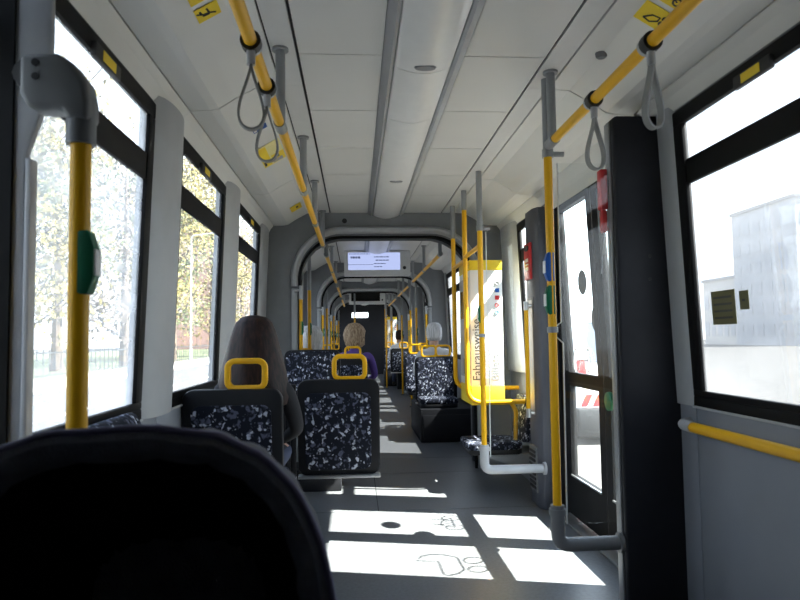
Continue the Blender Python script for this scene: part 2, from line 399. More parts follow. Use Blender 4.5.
# gangway arches
def round_out(hw, top, r, ang):
    """distance from (0,1.1) to a rounded portal outline (open to the floor) in direction ang"""
    d = (math.sin(ang), math.cos(ang)); lo, hi = 0, 3.0
    def inside(x, z):
        z += 1.1
        if abs(x) > hw or z > top: return False
        qx, qz = abs(x) - (hw - r), z - (top - r)
        return not (qx > 0 and qz > 0 and qx * qx + qz * qz > r * r)
    for _ in range(40):
        mid = (lo + hi) / 2
        if inside(d[0] * mid, d[1] * mid): lo = mid
        else: hi = mid
    return (d[0] * lo, 1.1 + d[1] * lo)
def portal_path(hw, top, r, zbot=0.0, seg=12):
    p = [(-hw, zbot)]
    p += [(-hw + r - r * math.cos(R(90 * k / seg)), top - r + r * math.sin(R(90 * k / seg))) for k in range(seg + 1)]
    p += [(hw - r + r * math.sin(R(90 * k / seg)), top - r + r * math.cos(R(90 * k / seg))) for k in range(seg + 1)]
    return p + [(hw, zbot)]
def arch(y0, y1, near, label):
    t = thing('gangway_arch', (XC, y0, 0), label, kind='structure')
    a0 = math.pi - math.atan2(0.77, 1.1); N = 48
    for yy, th in ((y0, 0.02), (y1 - 0.02, 0.02)):
        mb = MB(); inn = []; outp = []
        for i in range(N + 1):
            an = -a0 + 2 * a0 * i / N; q = round_out(0.79, 2.07, 0.40, an); inn.append(q)
            o = round_out(1.12, 2.35, 0.02, an); outp.append((o[0], o[1]))
        inn[0] = (-0.79, 0); inn[-1] = (0.79, 0); outp[0] = (-1.12, 0); outp[-1] = (1.12, 0)
        vs = [(XC + x, y, z) for y in (yy, yy + th) for ring in (inn, outp) for x, z in ring]; n = N + 1
        fs = []
        for i in range(N):
            fs += [(i, i + 1, n + i + 1, n + i), (2 * n + i, 2 * n + i + 1, 3 * n + i + 1, 3 * n + i), (i, i + 1, 2 * n + i + 1, 2 * n + i)]
        mb.add(vs, fs); mb.build('bulkhead', BULK, t)
    # folded tunnel lining between the two bulkheads
    mb = MB(); nf = 8; P = portal_path(0.80, 2.09, 0.41)
    for j in range(nf + 1):
        off = 0.0 if j % 2 == 0 else 0.02
        mb.v += [Vector((XC + x * (1 + off), y0 + 0.02 + (y1 - y0 - 0.04) * j / nf, z * (1 + off * 0.6))) for x, z in P]
    m = len(P)
    for j in range(nf):
        for i in range(m - 1): mb.f.append((j * m + i, j * m + i + 1, (j + 1) * m + i + 1, (j + 1) * m + i))
    mb.build('bellows_lining', DARKCOL, t)
    pr = [(0.032 * math.cos(2 * math.pi * q / 10), 0.045 * math.sin(2 * math.pi * q / 10)) for q in range(10)]
    path = [(XC + x, y0 - 0.005, z) for x, z in portal_path(0.815, 2.115, 0.42, 1.62)]
    for s_ in (-1, 1): box((XC + s_ * 0.785, y0 - 0.03, 0.0), (XC + s_ * 0.84, y0 + 0.002, 1.60)).build('leg_trim', PILLAR, t, bevel=0.008)
    MB().sweep(path, pr, up=(0, -1, 0)).build('arch_trim', LGREY, t)
    path = [(XC + x, y0 - 0.012, z) for x, z in portal_path(0.768, 2.052, 0.375, 0.0)]
    MB().tube(path, 0.013, 8).build('gasket', RUBBER, t)
    if near:
        d = at_y(344.5, 221, y0); MB().sweep([(d.x, y0 - 0.006, d.z), (d.x, y0 + 0.002, d.z)], [(0.022 * math.cos(q * 0.45), 0.022 * math.sin(q * 0.45)) for q in range(14)]).build('round_sensor', BLACKP, t)
ARCH = [(5.75, 6.10), (9.55, 9.85), (12.75, 13.05), (16.4, 16.7)]
for i, (a, b) in enumerate(ARCH):
    arch(a, b, i == 0, 'grey rounded gangway arch, %s from the camera' % ['nearest', 'second', 'third', 'farthest'][i])

# ------------------------------------------------------------------ door and its surroundings
DX = 1.36
door = thing('door_1', (DX, 3.52, 0), 'two-leaf glazed tram door in black frames', kind='structure')
def dslab(y0, y1, z0, z1, o0=-0.02, o1=0.02, mb=None):
    mb = mb or MB(); f = lambda z: DX + 0.02 - 0.05 * max(0, (z - 0.9)) / 1.16
    q = []
    for z in (z0, z1): q += [(f(z) + o0, y0, z), (f(z) + o1, y0, z), (f(z) + o1, y1, z), (f(z) + o0, y1, z)]
    return mb.hexa(q)
LEAVES = [(2.85, 3.515, 2.93, 3.43), (3.525, 4.19, 3.60, 4.10)]
panes = []
for (y0, y1, g0, g1) in LEAVES:
    mb = MB()
    dslab(y0, y1, 0.02, 0.27, mb=mb); dslab(y0, y1, 0.835, 0.92, mb=mb); dslab(y0, y1, 1.95, 2.04, mb=mb)
    dslab(y0, g0, 0.27, 0.835, mb=mb); dslab(g1, y1, 0.27, 0.835, mb=mb); dslab(y0, g0, 0.92, 1.95, mb=mb); dslab(g1, y1, 0.92, 1.95, mb=mb)
    lf = mb.build('door_leaf', RUBBER, door)
    dslab(g0 - 0.01, g1 + 0.01, 0.26, 0.845, 0.0, 0.006).build('lower_pane', GL_D, lf, smooth=False)
    panes.append(dslab(g0 - 0.01, g1 + 0.01, 0.91, 1.96, 0.0, 0.006).build('upper_pane', GL_D, lf, smooth=False))
    dslab(g0 - 0.005, g1 + 0.005, 0.265, 0.275, -0.026, -0.018).build('pane_bead', STEEL, lf, smooth=False)
dslab(2.80, 4.30, 2.04, 2.36, -0.03, 0.05).build('door_header', BULK, door)
dslab(2.70, 2.85, 0.0, 2.04, -0.01, 0.04).build('door_jamb', RUBBER, door); dslab(4.19, 4.30, 0.0, 2.04, -0.03, 0.03).build('door_jamb', RUBBER, door)
box((1.28, 2.85, 0.0), (DX + 0.02, 4.19, 0.012)).build('threshold', DGREYM, door, bevel=0.003)
# stickers on the door glass: their outlines also fall as shadows on the floor
def glass_from_floor(px, py):
    p = at_z(px, py, 0.0); t = (DX - 0.008 - p.x) / (-SUN_DIR.x); q = p - SUN_DIR * t
    q.x = DX + 0.02 - 0.05 * max(0, q.z - 0.9) / 1.16 - 0.003
    return q
STICK = M('white glass decal', (0.75, 0.75, 0.75), 0.5)
DISC = M('dark disc decal', (0.03, 0.035, 0.035), 0.5)
def decal_line(pts, r, parent, closed=False, name='decal_line'):
    MB().sweep(pts, [(-r, -0.001), (r, -0.001), (r, 0.001), (-r, 0.001)], closed, up=(1, 0, 0)).build(name, STICK, parent)
c6 = lambda x, y: (400 + x * 0.15, 500 + y * 0.15)
pram = [(100, 405), (130, 378), (175, 366), (220, 362), (290, 368), (360, 385), (405, 465), (370, 490), (310, 505), (275, 495), (240, 410)]
decal_line([glass_from_floor(*c6(x, y)) for x, y in pram], 0.0065, panes[0], True, 'pram_sticker')
for cx, cy in ((462, 403), (492, 462)):
    decal_line([glass_from_floor(*c6(cx + 62 * math.cos(a), cy + 21 * math.sin(a))) for a in [2 * math.pi * q / 20 for q in range(20)]], 0.006, panes[0], True, 'pram_sticker')
for cx, cy in ((318, 122), (345, 183)):
    decal_line([glass_from_floor(*c6(cx + 58 * math.cos(a), cy + 16 * math.sin(a))) for a in [2 * math.pi * q / 20 for q in range(20)]], 0.005, panes[1], True, 'bicycle_sticker')
for seg in ([(318, 122), (262, 140), (250, 168), (345, 183)], [(262, 140), (330, 150), (250, 168)], [(190, 130), (230, 132), (300, 130)], [(195, 158), (255, 168)], [(318, 122), (330, 150), (345, 183)]):
    decal_line([glass_from_floor(*c6(x, y)) for x, y in seg], 0.005, panes[1], False, 'bicycle_sticker')
for (px, py), pn in (((391, 525), 1), ((423, 535), 1)):
    q = glass_from_floor(px, py); rr = 0.075
    MB().add([q + Vector((-0.0015 - 0.05 / 1.16 * rr * math.sin(a), rr * math.cos(a), rr * math.sin(a))) for a in [2 * math.pi * i / 28 for i in range(28)]] , [tuple(range(28))]).build('disc_sticker', DISC, panes[pn])
bt = at_x(612, 404, DX - 0.005)
MB().sweep([(DX - 0.005, bt.y, 0.80), (DX - 0.03, bt.y, 0.80)], [(0.05 * math.cos(a), 0.05 * math.sin(a)) for a in [2 * math.pi * i / 20 for i in range(20)]]).build('door_button', GREEN, door, bevel=0.005)

# dark partition on this side of the door
part = thing('door_partition', (1.24, 2.75, 0), 'tall dark laminate partition on the near side of the door', 'partition')
mb = MB(); P = [(1.115, 0), (1.38, 0), (1.38, 0.9), (1.335, 2.10), (1.13, 2.10), (1.115, 2.085)]
mb.prism([(x, 2.69, z) for x, z in P], (0, 0.10, 0)); mb.build('panel', DARKCOL, part, bevel=0.012, seg=3)
for py in (256, 279):
    q = at_y(650, py, 2.69); MB().sweep([(q.x, 2.688, q.z), (q.x, 2.692, q.z)], [(0.008 * math.cos(a), 0.008 * math.sin(a)) for a in [2 * math.pi * i / 10 for i in range(10)]]).build('screw', BLACKP, part)
box((1.108, 2.72, 0.0), (1.116, 2.77, 2.08)).build('edge_strip', GREYM, part, bevel=0.002)
# grey column on the far side of the door
colm = thing('door_column', (1.3, 4.5, 0), 'grey door column with red emergency unit and recessed handrail', 'column')
P = [(1.215, 4.54), (1.215, 4.36), (1.24, 4.30), (1.385, 4.30), (1.385, 4.54)]
MB().prism([(x, y, 0) for x, y in P], (0, 0, 2.03)).build('column_body', COLUMN, colm, bevel=0.006)
q0 = at_x(529, 234, 1.213); q1 = at_x(540, 262, 1.213)
box((1.198, 4.375, 1.545), (1.216, 4.53, 1.80)).build('emergency_unit', REDM, colm, bevel=0.006)
eu = colm.children[-1]
MB().sweep([(1.1985, 4.45, 1.765), (1.192, 4.45, 1.765)], [(0.03 * math.cos(a) * 1.6, 0.022 * math.sin(a)) for a in [2 * math.pi * i / 14 for i in range(14)]]).build('intercom_grille', BLACKP, eu)
for dz, hh in ((0.03, 0.012), (0.0, 0.004), (-0.03, 0.012)): box((1.196, 4.42, 1.65 + dz - hh), (1.199, 4.49, 1.65 + dz + hh)).build('white_symbol', WHITEP, eu, smooth=False)
box((1.210, 4.37, 0.62), (1.2155, 4.53, 1.42)).build('recess_frame', DGREYM, colm, bevel=0.003)
box((1.208, 4.385, 0.64), (1.2125, 4.515, 1.40)).build('recess_back', LGREY, colm)
MB().tube([(1.17, 4.40, 0.66), (1.17, 4.40, 1.33)], 0.015).build('handrail', YEL, colm)
for a, b in ((0.60, 0.66), (1.33, 1.39)): MB().tube([(1.17, 4.40, a), (1.17, 4.40, b)], 0.018).build('rail_end', STEEL, colm)
for zz in (0.63, 1.36): MB().tube([(1.17, 4.40, zz), (1.222, 4.40, zz)], 0.012).build('rail_bracket', STEEL, colm)
vent = box((1.205, 4.37, 0.10), (1.2165, 4.53, 0.40)).build('vent_plate', DGREYM, colm)
for i in range(9): box((1.198, 4.38, 0.12 + i * 0.03), (1.2055, 4.52, 0.135 + i * 0.03)).build('vent_slat', BLACKP, vent, smooth=False)

for dy, lb in ((6.2, 'grey door column in the third section'), (9.35, 'grey door column in the fourth section')):
    c = copy_tree(colm); c.location.y += dy; tag(c, lb, 'column', 'door columns of the far sections')
# ------------------------------------------------------------------ poles and rails
PX_ = 0.84
def stop_button(parent, x, y, z, mat, side=1, h=0.14, s=1.0, name='stop_button'):
    """box clamped on a pole: bevelled housing with a pale push plate"""
    w = 0.042 * s; d = 0.022 * s
    P = [(-0.014 * s, -h / 2), (0.020 * s, -h / 2), (0.034 * s, -h * 0.24), (0.034 * s, h * 0.24), (0.020 * s, h / 2), (-0.014 * s, h / 2)]
    mb = MB().prism([(x + side * a, y - d, z + b) for a, b in P], (0, 2 * d, 0)); o = mb.build(name, mat, parent, bevel=0.003)
    box((x + side * 0.030 * s, y - d * 0.85, z - h * 0.21), (x + side * 0.039 * s, y + d * 0.85, z + h * 0.21)).build('push_plate', WHITEP, o, bevel=0.002)
    return o
def door_pole(x, y, label, zsplit, wall_x, elbow_mat, extra):
    t = thing('grab_pole', (x, y, 0.27), label, 'grab pole', 'floor-high poles flanking the door')
    MB().tube([(x, y, zsplit), (x, y, ZC + 0.004)], 0.0205).build('upper_sleeve', GREYM, t)
    MB().tube([(x, y, 0.40), (x, y, zsplit)], 0.0185).build('pole_tube', YEL, t)
    c = MB().tube([(x, y, zsplit - 0.015), (x, y, zsplit + 0.02)], 0.025).build('clamp', GREYM, t)
    MB().tube([(x, y, zsplit), (x + 0.07, y, zsplit)], 0.012).build('clamp_arm', GREYM, c)
    MB().tube(fillet([(x, y, 0.44), (x, y, 0.275), (wall_x, y, 0.275)], 0.05), 0.030).build('elbow_tube', elbow_mat, t)
    MB().tube([(wall_x - 0.012, y, 0.275), (wall_x + 0.004, y, 0.275)], 0.042).build('wall_flange', elbow_mat, t)
    MB().tube([(x, y, 0.40), (x, y, 0.425)], 0.036).build('elbow_collar', elbow_mat, t)
    extra(t)
    return t
def ex1(t):
    stop_button(t, PX_, 2.735, at_y(549, 267, 2.735).z, BLUE, -1, 0.125, 0.8, 'blue_button'); stop_button(t, PX_, 2.735, at_y(550, 300, 2.735).z, GREEN, -1, 0.125, 0.8, 'green_button')
    MB().tube([(PX_, 2.735, 1.165), (PX_, 2.735, 1.19)], 0.024).build('glass_clamp', GREYM, t)
def ex2(t):
    stop_button(t, PX_, 4.3, at_y(483, 314, 4.3).z, GREEN, -1, 0.12, 0.7, 'green_button')
    MB().tube([(PX_, 4.3, 1.15), (PX_, 4.3, 1.172)], 0.024).build('glass_clamp', GREYM, t)
door_pole(PX_, 2.735, 'yellow grab pole with blue and green buttons beside the dark partition', 1.94, 1.11, DGREYM, ex1)
door_pole(PX_, 4.30, 'yellow grab pole with one green button in front of the ticket machine', 1.88, 1.245, LGREY, ex2)
# clear screens between pole and wall
def screen(x0, x1, y, z0, z1, label):
    t = thing('clear_screen', ((x0 + x1) / 2, y, z0), label, 'glass screen', 'clear screens beside the door')
    o = [(x0 + 0.04, z0), (x1, z0), (x1, z1), (x0 + 0.04, z1), (x0 + 0.04, 1.21), (x0 + 0.012, 1.19), (x0 + 0.012, 1.15), (x0 + 0.045, 1.12)]
    MB().prism([(a, y - 0.003, b) for a, b in o], (0, 0.006, 0)).build('pane', PLEXI, t, smooth=False)
    EDGE = M('polished pane edge', (0.75, 0.78, 0.78), 0.2)
    MB().tube([(a, y, b) for a, b in (o[3], o[4], o[5], o[6], o[7], o[0])], 0.0035, 6).build('pane_edge', EDGE, t)
screen(PX_, 1.108, 2.735, 0.36, 1.90, 'clear screen between the near grab pole and the dark partition')
screen(PX_, 1.06, 4.30, 0.36, 1.86, 'clear screen between the far grab pole and the door column')
# red emergency hammer on the partition edge
hm = thing('emergency_hammer', (1.09, 2.75, 1.6), 'red emergency hammer with a thin cable hung high on the dark partition', 'emergency hammer')
box((1.075, 2.742, 1.70), (1.108, 2.79, 1.88)).build('holder', REDM, hm, bevel=0.008)
box((1.08, 2.746, 1.60), (1.103, 2.786, 1.70)).build('handle', REDM, hm, bevel=0.008)
MB().tube(fillet([(1.09, 2.765, 1.60), (1.085, 2.77, 1.50), (1.075, 2.765, 1.42)], 0.05), 0.0025, 6).build('cable', LGREY, hm)

def grab_rail(x, y0, y1, z, hang, label):
    t = thing('ceiling_rail', (x, (y0 + y1) / 2, z), label, 'grab rail', 'yellow rails under the ceiling')
    MB().tube([(x, y0, z), (x, y1, z)], 0.0185, 14).build('rail_tube', YEL, t)
    for h in hang:
        p = MB().tube([(x, h, z - 0.01), (x, h, ZC + 0.004)], 0.019, 12).build('hanger', GREYM, t)
        MB().tube([(x, h - 0.045, z), (x, h + 0.045, z)], 0.0225, 12).build('hanger_clamp', GREYM, p)
        MB().tube([(x, h, ZC - 0.008), (x, h, ZC + 0.002)], 0.032, 14).build('ceiling_plate', GREYM, p)
    return t
RZ = 1.97
LXR, RXR = XC - 0.56, XC + 0.555
grab_rail(LXR, Y_BACK + 0.05, 5.68, RZ, [-0.9, 0.3, 1.3, 2.47, 3.57, 4.58, 5.66], 'long yellow ceiling rail on the street side of the near section')
grab_rail(RXR, Y_BACK + 0.05, 2.68, RZ, [-0.9, 0.3, 2.65], 'yellow ceiling rail on the door side ending at a grey post')
for i, (a, b) in enumerate(SECTIONS[1:4]):
    wh = ['second', 'third', 'fourth'][i]
    grab_rail(LXR, a + 0.2, b - 0.15, RZ, [a + 0.22, (a + b) / 2, b - 0.17], 'yellow ceiling rail on the street side in the %s section' % wh)
    grab_rail(RXR, a + 0.2, b - 0.15, RZ, [a + 0.22, (a + b) / 2, b - 0.17], 'yellow ceiling rail on the sunny side in the %s section' % wh)

def hand_strap(x, y, z, twist, label, L=0.235):
    t = thing('hand_strap', (x, y, z), label, 'hand strap', 'grey loop straps on the ceiling rails')
    MB().tube([(x, y - 0.016, z), (x, y + 0.016, z)], 0.0285, 16).build('rail_ring', BLACKP, t)
    MB().tube([(x, y + 0.016, z), (x, y + 0.034, z)], 0.026, 16).build('ring_clip', LGREY, t)
    d = Vector((math.cos(twist), math.sin(twist), 0)); c = Vector((x, y, z - 0.02))
    MB().tube([c, c + Vector((0, 0, -0.045))], 0.012, 10).build('strap_neck', LGREY, t)
    pts = []; n = 36; c = c + Vector((0, 0, -0.04))
    for i in range(n):
        a = 2 * math.pi * i / n; s = (1 - math.cos(a)) / 2      # 0 at the top, 1 at the bottom
        w = 0.048 * math.sin(a) * (s ** 0.75)
        pts.append(c + d * w + Vector((0, 0, -L * (s ** 0.8))))
    nrm = d.cross(Vector((0, 0, 1)))
    MB().sweep(pts, [(-0.003, -0.010), (0.003, -0.010), (0.003, 0.010), (-0.003, 0.010)], True, up=nrm).build('strap_loop', STRAP, t)
ys1 = at_x(251, 46, LXR); ys2 = at_x(267, 92, LXR); ys3 = at_x(651, 53, RXR); ys4 = at_x(594, 108, RXR)
hand_strap(LXR, ys1.y, RZ, 0.15, 'grey hand strap on the street side rail, nearer of the two', 0.185)
hand_strap(LXR, ys2.y, RZ, 0.0, 'grey hand strap on the street side rail in front of the yellow notice', 0.185)
hand_strap(RXR, ys3.y, RZ, 0.45, 'twisted grey hand strap on the door side rail, nearer to the window', 0.185)
hand_strap(RXR, ys4.y, RZ, 0.25, 'grey hand strap on the door side rail near the grey post', 0.185)

# thick wall post with angled bracket and pole at the left edge of the view
YP = 1.24
def pol(pts, y): return [at_y(px, py, y) for px, py in pts]
wp = thing('wall_post', (-0.72, 1.3, 0), 'wide grey post cover at the left edge, cut away below the bracket', 'wall post')
yb = 1.30
A = pol([(53, -60), (52, 40), (49, 85), (40, 118), (28, 150), (24, 180), (24, 440)], yb)
outl = [(p.x, p.z) for p in A] + [(A[-1].x, 0.02), (WX(-1, 0.5) + 0.004, 0.02), (WX(-1, 0.9) + 0.004, 0.9), (WX(-1, 2.0) + 0.004, 2.05), (WX(-1, 2.0) + 0.03, 2.15), (A[0].x, 2.15)]
outl = [q for i, q in enumerate(outl) if not (i == 0)]
outl[-1] = (A[0].x, 2.15)
MB().prism([(x, yb, z) for x, z in outl], (0, 0.02, 0)).build('post_cover', M('post cover grey', (0.40, 0.41, 0.43), 0.5), wp, bevel=0.008, seg=2)
a0 = at_y(28, 158, yb - 0.004); a1 = at_y(32, 430, yb - 0.004)
box((a0.x - 0.006, yb - 0.004, 0.3), (a0.x + 0.006, yb + 0.024, a0.z)).build('edge_trim', LGREY, wp, bevel=0.003)
dk = at_y(9, 300, yb - 0.006)
box((WX(-1, 0.3) + 0.01, yb - 0.008, 0.02), (dk.x, yb, 2.10)).build('dark_edge_strip', RUBBER, wp)  # plain dark strip along the wall side of the post
lp = thing('bracket_pole', (-0.53, YP, 0), 'thick yellow pole with green stop button held by an angled grey bracket', 'grab pole')
pt = at_y(81, 145, YP); pxl = pt.x
MB().tube([(pxl, YP, 0.02), (pxl, YP, pt.z + 0.02)], 0.0185, 18).build('pole_tube', YEL, lp)
MB().tube([(pxl, YP, 0.0), (pxl, YP, 0.03)], 0.045, 18).build('floor_flange', DGREYM, lp)
MB().tube([(pxl, YP, pt.z), (pxl, YP, at_y(81, 100, YP).z)], 0.0265, 18).build('sleeve', DGREYM, lp)
B = pol([(19, 53), (57, 51), (72, 62), (85, 80), (88, 98), (88, 118), (66, 118), (60, 108), (40, 108), (26, 106), (18, 92)], YP - 0.03)
br = MB().prism([(p.x, YP - 0.03, p.z) for p in B], (0, 0.06, 0)).build('angled_bracket', DGREYM, lp, bevel=0.011, seg=3)
for px, py in ((34, 61), (34, 75)):
    q = at_y(px, py, YP - 0.035); MB().sweep([(q.x, YP - 0.032, q.z), (q.x, YP - 0.028, q.z)], [(0.007 * math.cos(a), 0.007 * math.sin(a)) for a in [2 * math.pi * i / 12 for i in range(12)]]).build('screw', BLACKP, br)
MB().tube([(B[0].x + 0.01, YP - 0.01, B[0].z - 0.03), (B[0].x - 0.01, yb + 0.03, B[0].z - 0.03)], 0.03).build('bracket_stub', DGREYM, lp)
stop_button(lp, pxl + 0.008, YP - 0.002, at_y(85, 263, YP).z, GREEN, 1, 0.118, 0.72)

# more poles beyond the near section
def plain_pole(x, y, label, green=True, z1=ZC, zs=1.62):
    t = thing('grab_pole', (x, y, 0), label, 'grab pole', 'slim yellow poles by the gangway arches')
    MB().tube([(x, y, 0), (x, y, zs)], 0.0175, 10).build('pole_tube', YEL, t)
    MB().tube([(x, y, zs), (x, y, z1)], 0.019, 10).build('upper_sleeve', GREYM, t)
    MB().tube([(x, y, 0), (x, y, 0.02)], 0.04, 10).build('floor_flange', DGREYM, t)
    if green: stop_button(t, x, y, 1.25, GREEN, 1, 0.12, 0.7)
def arch_rail(x, y, s, label):
    t = thing('arch_handrail', (x, y, 0.6), label, 'handrail', 'short handrails beside the arches')
    MB().tube([(x, y, 0.72), (x, y, 1.50)], 0.0165, 10).build('rail_tube', YEL, t)
    for a, b in ((0.62, 0.72), (1.50, 1.62)): MB().tube([(x, y, a), (x, y, b)], 0.019, 10).build('rail_end', LGREY, t)
    for zz in (0.66, 1.58): MB().tube([(x, y, zz), (x + s * 0.055, y, zz), (x + s * 0.055, y + 0.03, zz)], 0.011, 8).build('bracket', LGREY, t)
    stop_button(t, x, y, 1.25, GREEN, 1, 0.12, 0.7)
for i, (a, b) in enumerate(ARCH):
    nm = ['first', 'second', 'third', 'fourth'][i]
    arch_rail(XC - 0.755, a - 0.05, -1, 'yellow handrail on the street side leg of the %s arch' % nm)
    plain_pole(XC - 0.72, b + 0.14, 'yellow pole just behind the %s arch on the street side' % nm)
    if i: arch_rail(XC + 0.755, a - 0.05, 1, 'yellow handrail on the sunny side leg of the %s arch' % nm)
    if i: plain_pole(XC + 0.66, b + 0.2, 'yellow pole just behind the %s arch on the sunny side' % nm)
plain_pole(0.92, 10.9, 'yellow pole standing by the sunny aisle in the third section', False)
plain_pole(-0.02, 13.6, 'yellow pole standing by the street side aisle in the fourth section', False)
plain_pole(0.70, 15.0, 'yellow pole standing by the sunny aisle in the fourth section', False)
plain_pole(0.95, 17.6, 'yellow pole standing by the sunny aisle in the last section', False)

# wall handrail under the right window
hr = thing('wall_handrail', (1.33, 1.8, 0.785), 'yellow wall handrail with pale end cap under the right window', 'handrail')
hx = XC + 1.09 - 0.055
MB().tube([(hx, Y_BACK + 0.1, 0.785), (hx, 2.50, 0.785)], 0.0205, 14).build('rail_tube', YEL, hr)
MB().tube(fillet([(hx, 2.49, 0.785), (hx, 2.58, 0.787), (XC + 1.09 + 0.004, 2.62, 0.787)], 0.05), 0.0225, 14).build('end_cap', LGREY, hr)
MB().tube([(hx, 0.9, 0.785), (XC + 1.094, 0.9, 0.785)], 0.016).build('bracket', LGREY, hr)

# ------------------------------------------------------------------ lamps and ceiling fittings
def lamp(y0, y1, joints, label):
    t = thing('ceiling_light', (XC, (y0 + y1) / 2, ZC - 0.05), label, 'ceiling light', 'lamp troughs along the ceiling')
    ys = [y0] + joints + [y1]
    prof = [(-0.118, 0.0), (-0.113, -0.022)] + [(-0.10 + 0.2 * k / 8, -0.03 - 0.022 * math.sin(math.pi * k / 8)) for k in range(9)] + [(0.113, -0.022), (0.118, 0.0)]
    for a, b in zip(ys, ys[1:]):
        vs = [(XC + u, y, ZC + z) for y in (a + 0.002, b - 0.002) for u, z in prof]; m = len(prof)
        MB().add(vs, [tuple(range(m)), tuple(range(m, 2 * m))] + [(i, (i + 1) % m, m + (i + 1) % m, m + i) for i in range(m)]).build('diffuser', DIFF, t)
    for s in (-1, 1):
        P = [(0.118, 0.012), (0.118, -0.020), (0.132, -0.026), (0.162, -0.004), (0.166, 0.012)]
        MB().prism([(XC + s * u, y0, ZC + z) for u, z in P], (0, y1 - y0, 0)).build('side_rail', GREYM if s < 0 else LGREY, t)
    for a in joints[1::2]:
        MB().lathe([(0.045, 0.004), (0.04, -0.002)], (XC + 0.005, a - 0.055, ZC - 0.053), 18, 1, 0.55).build('lock_cover', GREYM, t)
lamp(Y_BACK, 5.75, [-0.6, 0.2, 1.3, 2.56, 3.17, 4.43], 'long ceiling lamp trough in the near section')
for i, (a, b) in enumerate(SECTIONS[1:]):
    lamp(a, b, [(a + b) / 2], 'ceiling lamp trough in the %s section' % ['second', 'third', 'fourth', 'last'][i])
# passenger displays
def display(yc, w, h, z0, on, label):
    t = thing('passenger_display', (XC, yc, z0), label, 'display')
    box((XC - w / 2, yc, z0), (XC + w / 2, yc + 0.12, ZC - 0.002)).build('housing', M('pale display housing', (0.62, 0.63, 0.63), 0.4), t, bevel=0.008)
    sw, sx = (0.66 * w / 0.84), XC - w / 2 + 0.05
    scr = emit('lit screen', (0.50, 0.58, 0.92), 0.62) if on else M('dark screen', (0.006, 0.006, 0.007), 0.2)
    sc_ = box((sx, yc - 0.004, z0 + 0.075), (sx + sw, yc + 0.001, z0 + 0.075 + h)).build('screen', scr, t, smooth=False)
    if on:
        INK = M('screen ink', (0.22, 0.27, 0.50), 0.5)
        rows = [(0.05, 0.20, 0.66, 0.026), (0.50, 0.30, 0.72, 0.012), (0.53, 0.26, 0.53, 0.012), (0.50, 0.22, 0.34, 0.010), (0.50, 0.16, 0.16, 0.010), (0.0, 0.48, 0.29, 0.006), (0.02, 0.4, 0.9, 0.010)]
        for fx, fw, fz, hh in rows:
            xx = sx + sw * fx; end = xx + sw * fw; rnd = random.Random(int(fz * 100))
            while xx < end - 0.01:
                wd = rnd.uniform(0.014, 0.045); e = min(end, xx + wd)
                box((xx, yc - 0.0055, z0 + 0.075 + h * fz), (e, yc - 0.0038, z0 + 0.075 + h * fz + hh)).build('text_mark', INK, sc_, smooth=False); xx = e + 0.009
    q = sx + sw + 0.055
    MB().sweep([(q, yc - 0.003, z0 + 0.10), (q, yc + 0.002, z0 + 0.10)], [(0.022 * math.cos(a), 0.022 * math.sin(a)) for a in [2 * math.pi * i / 14 for i in range(14)]]).build('camera_dome', BLACKP, t)
display(8.2, 0.84, 0.22, 1.945, True, 'wide ceiling display with lit pale blue screen')
display(15.3, 0.86, 0.20, 1.96, False, 'far ceiling display with black unlit screen')
# small ceiling fittings near the door
q = at_z(597, 53, ZC - 0.004)
tag(MB().lathe([(0.024, 0.014), (0.022, 0.0), (0.016, -0.006)], (0.98, q.y, 2.252), 16).build('ceiling_stud', DGREYM), 'small dark round stud on the cove by the door side rail', 'ceiling stud')

# stickers on the coves
def cove_pt(side, s, y):
    """point a length fraction along the sloping part of the cove and its downward normal"""
    a = Vector((XC + side * 0.70, y, 2.265)); b = Vector((XC + side * 0.868, y, 2.165)); p = a.lerp(b, s)
    t = (b - a).normalized(); n = Vector((-t.z * side, 0, t.x * side)); n = -n if n.z > 0 else n
    return p, t, n
INKB = M('black print', (0.02, 0.02, 0.02), 0.6)
PAPER = M('pale yellow print', (0.80, 0.72, 0.35), 0.6)
def cove_sticker(name, side, s0, s1, y0, y1, mat, label, marks, cat='sticker', group=None):
    p00, t, n = cove_pt(side, s0, y0); p10 = cove_pt(side, s1, y0)[0]; n = n * 0.0022
    o = thing(name, p00, label, cat, group)
    d = Vector((0, y1 - y0, 0))
    MB().hexa([p00, p10, p10 + d, p00 + d, p00 + n, p10 + n, p10 + d + n, p00 + d + n]).build('sheet', mat, o, smooth=False)
    for (kind, mm, pts) in marks:
        Q = [p00.lerp(p10, a) + d * b + n * 1.3 for a, b in pts]
        if kind == 'line': MB().sweep(Q, [(-0.0035, -0.0005), (0.0035, -0.0005), (0.0035, 0.0005), (-0.0035, 0.0005)], up=n).build('pictogram', mm, o, smooth=False)
        else: MB().add(Q, [tuple(range(len(Q)))]).build('print_block', mm, o, smooth=False)
def circ(cx, cy, rx, ry): return [(cx + rx * math.cos(a), cy + ry * math.sin(a)) for a in [2 * math.pi * i / 12 for i in range(13)]]
def sy(px, py, side, s):  # depth where the line of sight meets the cove
    best = None
    for k in range(4000):
        y = 0.5 + k * 0.0015; p = cove_pt(side, s, y)[0]; d = p - EYE
        x = 400 + F_PX * d.dot(CR) / d.dot(CF); v = 300 - F_PX * d.dot(CU) / d.dot(CF)
        e = (x - px) ** 2 + (v - py) ** 2
        if best is None or e < best[0]: best = (e, y)
    return best[1]
yA = sy(209, 9, -1, 0.35); yB = sy(661, 18, 1, 0.1)
dogm = [('line', INKB, [(0.2, 0.75), (0.45, 0.55), (0.7, 0.5), (0.95, 0.3)]), ('line', INKB, [(0.45, 0.55), (0.5, 0.2)]), ('line', INKB, [(0.75, 0.5), (0.8, 0.2)]), ('line', INKB, [(0.45, 0.65), (0.75, 0.6)])]
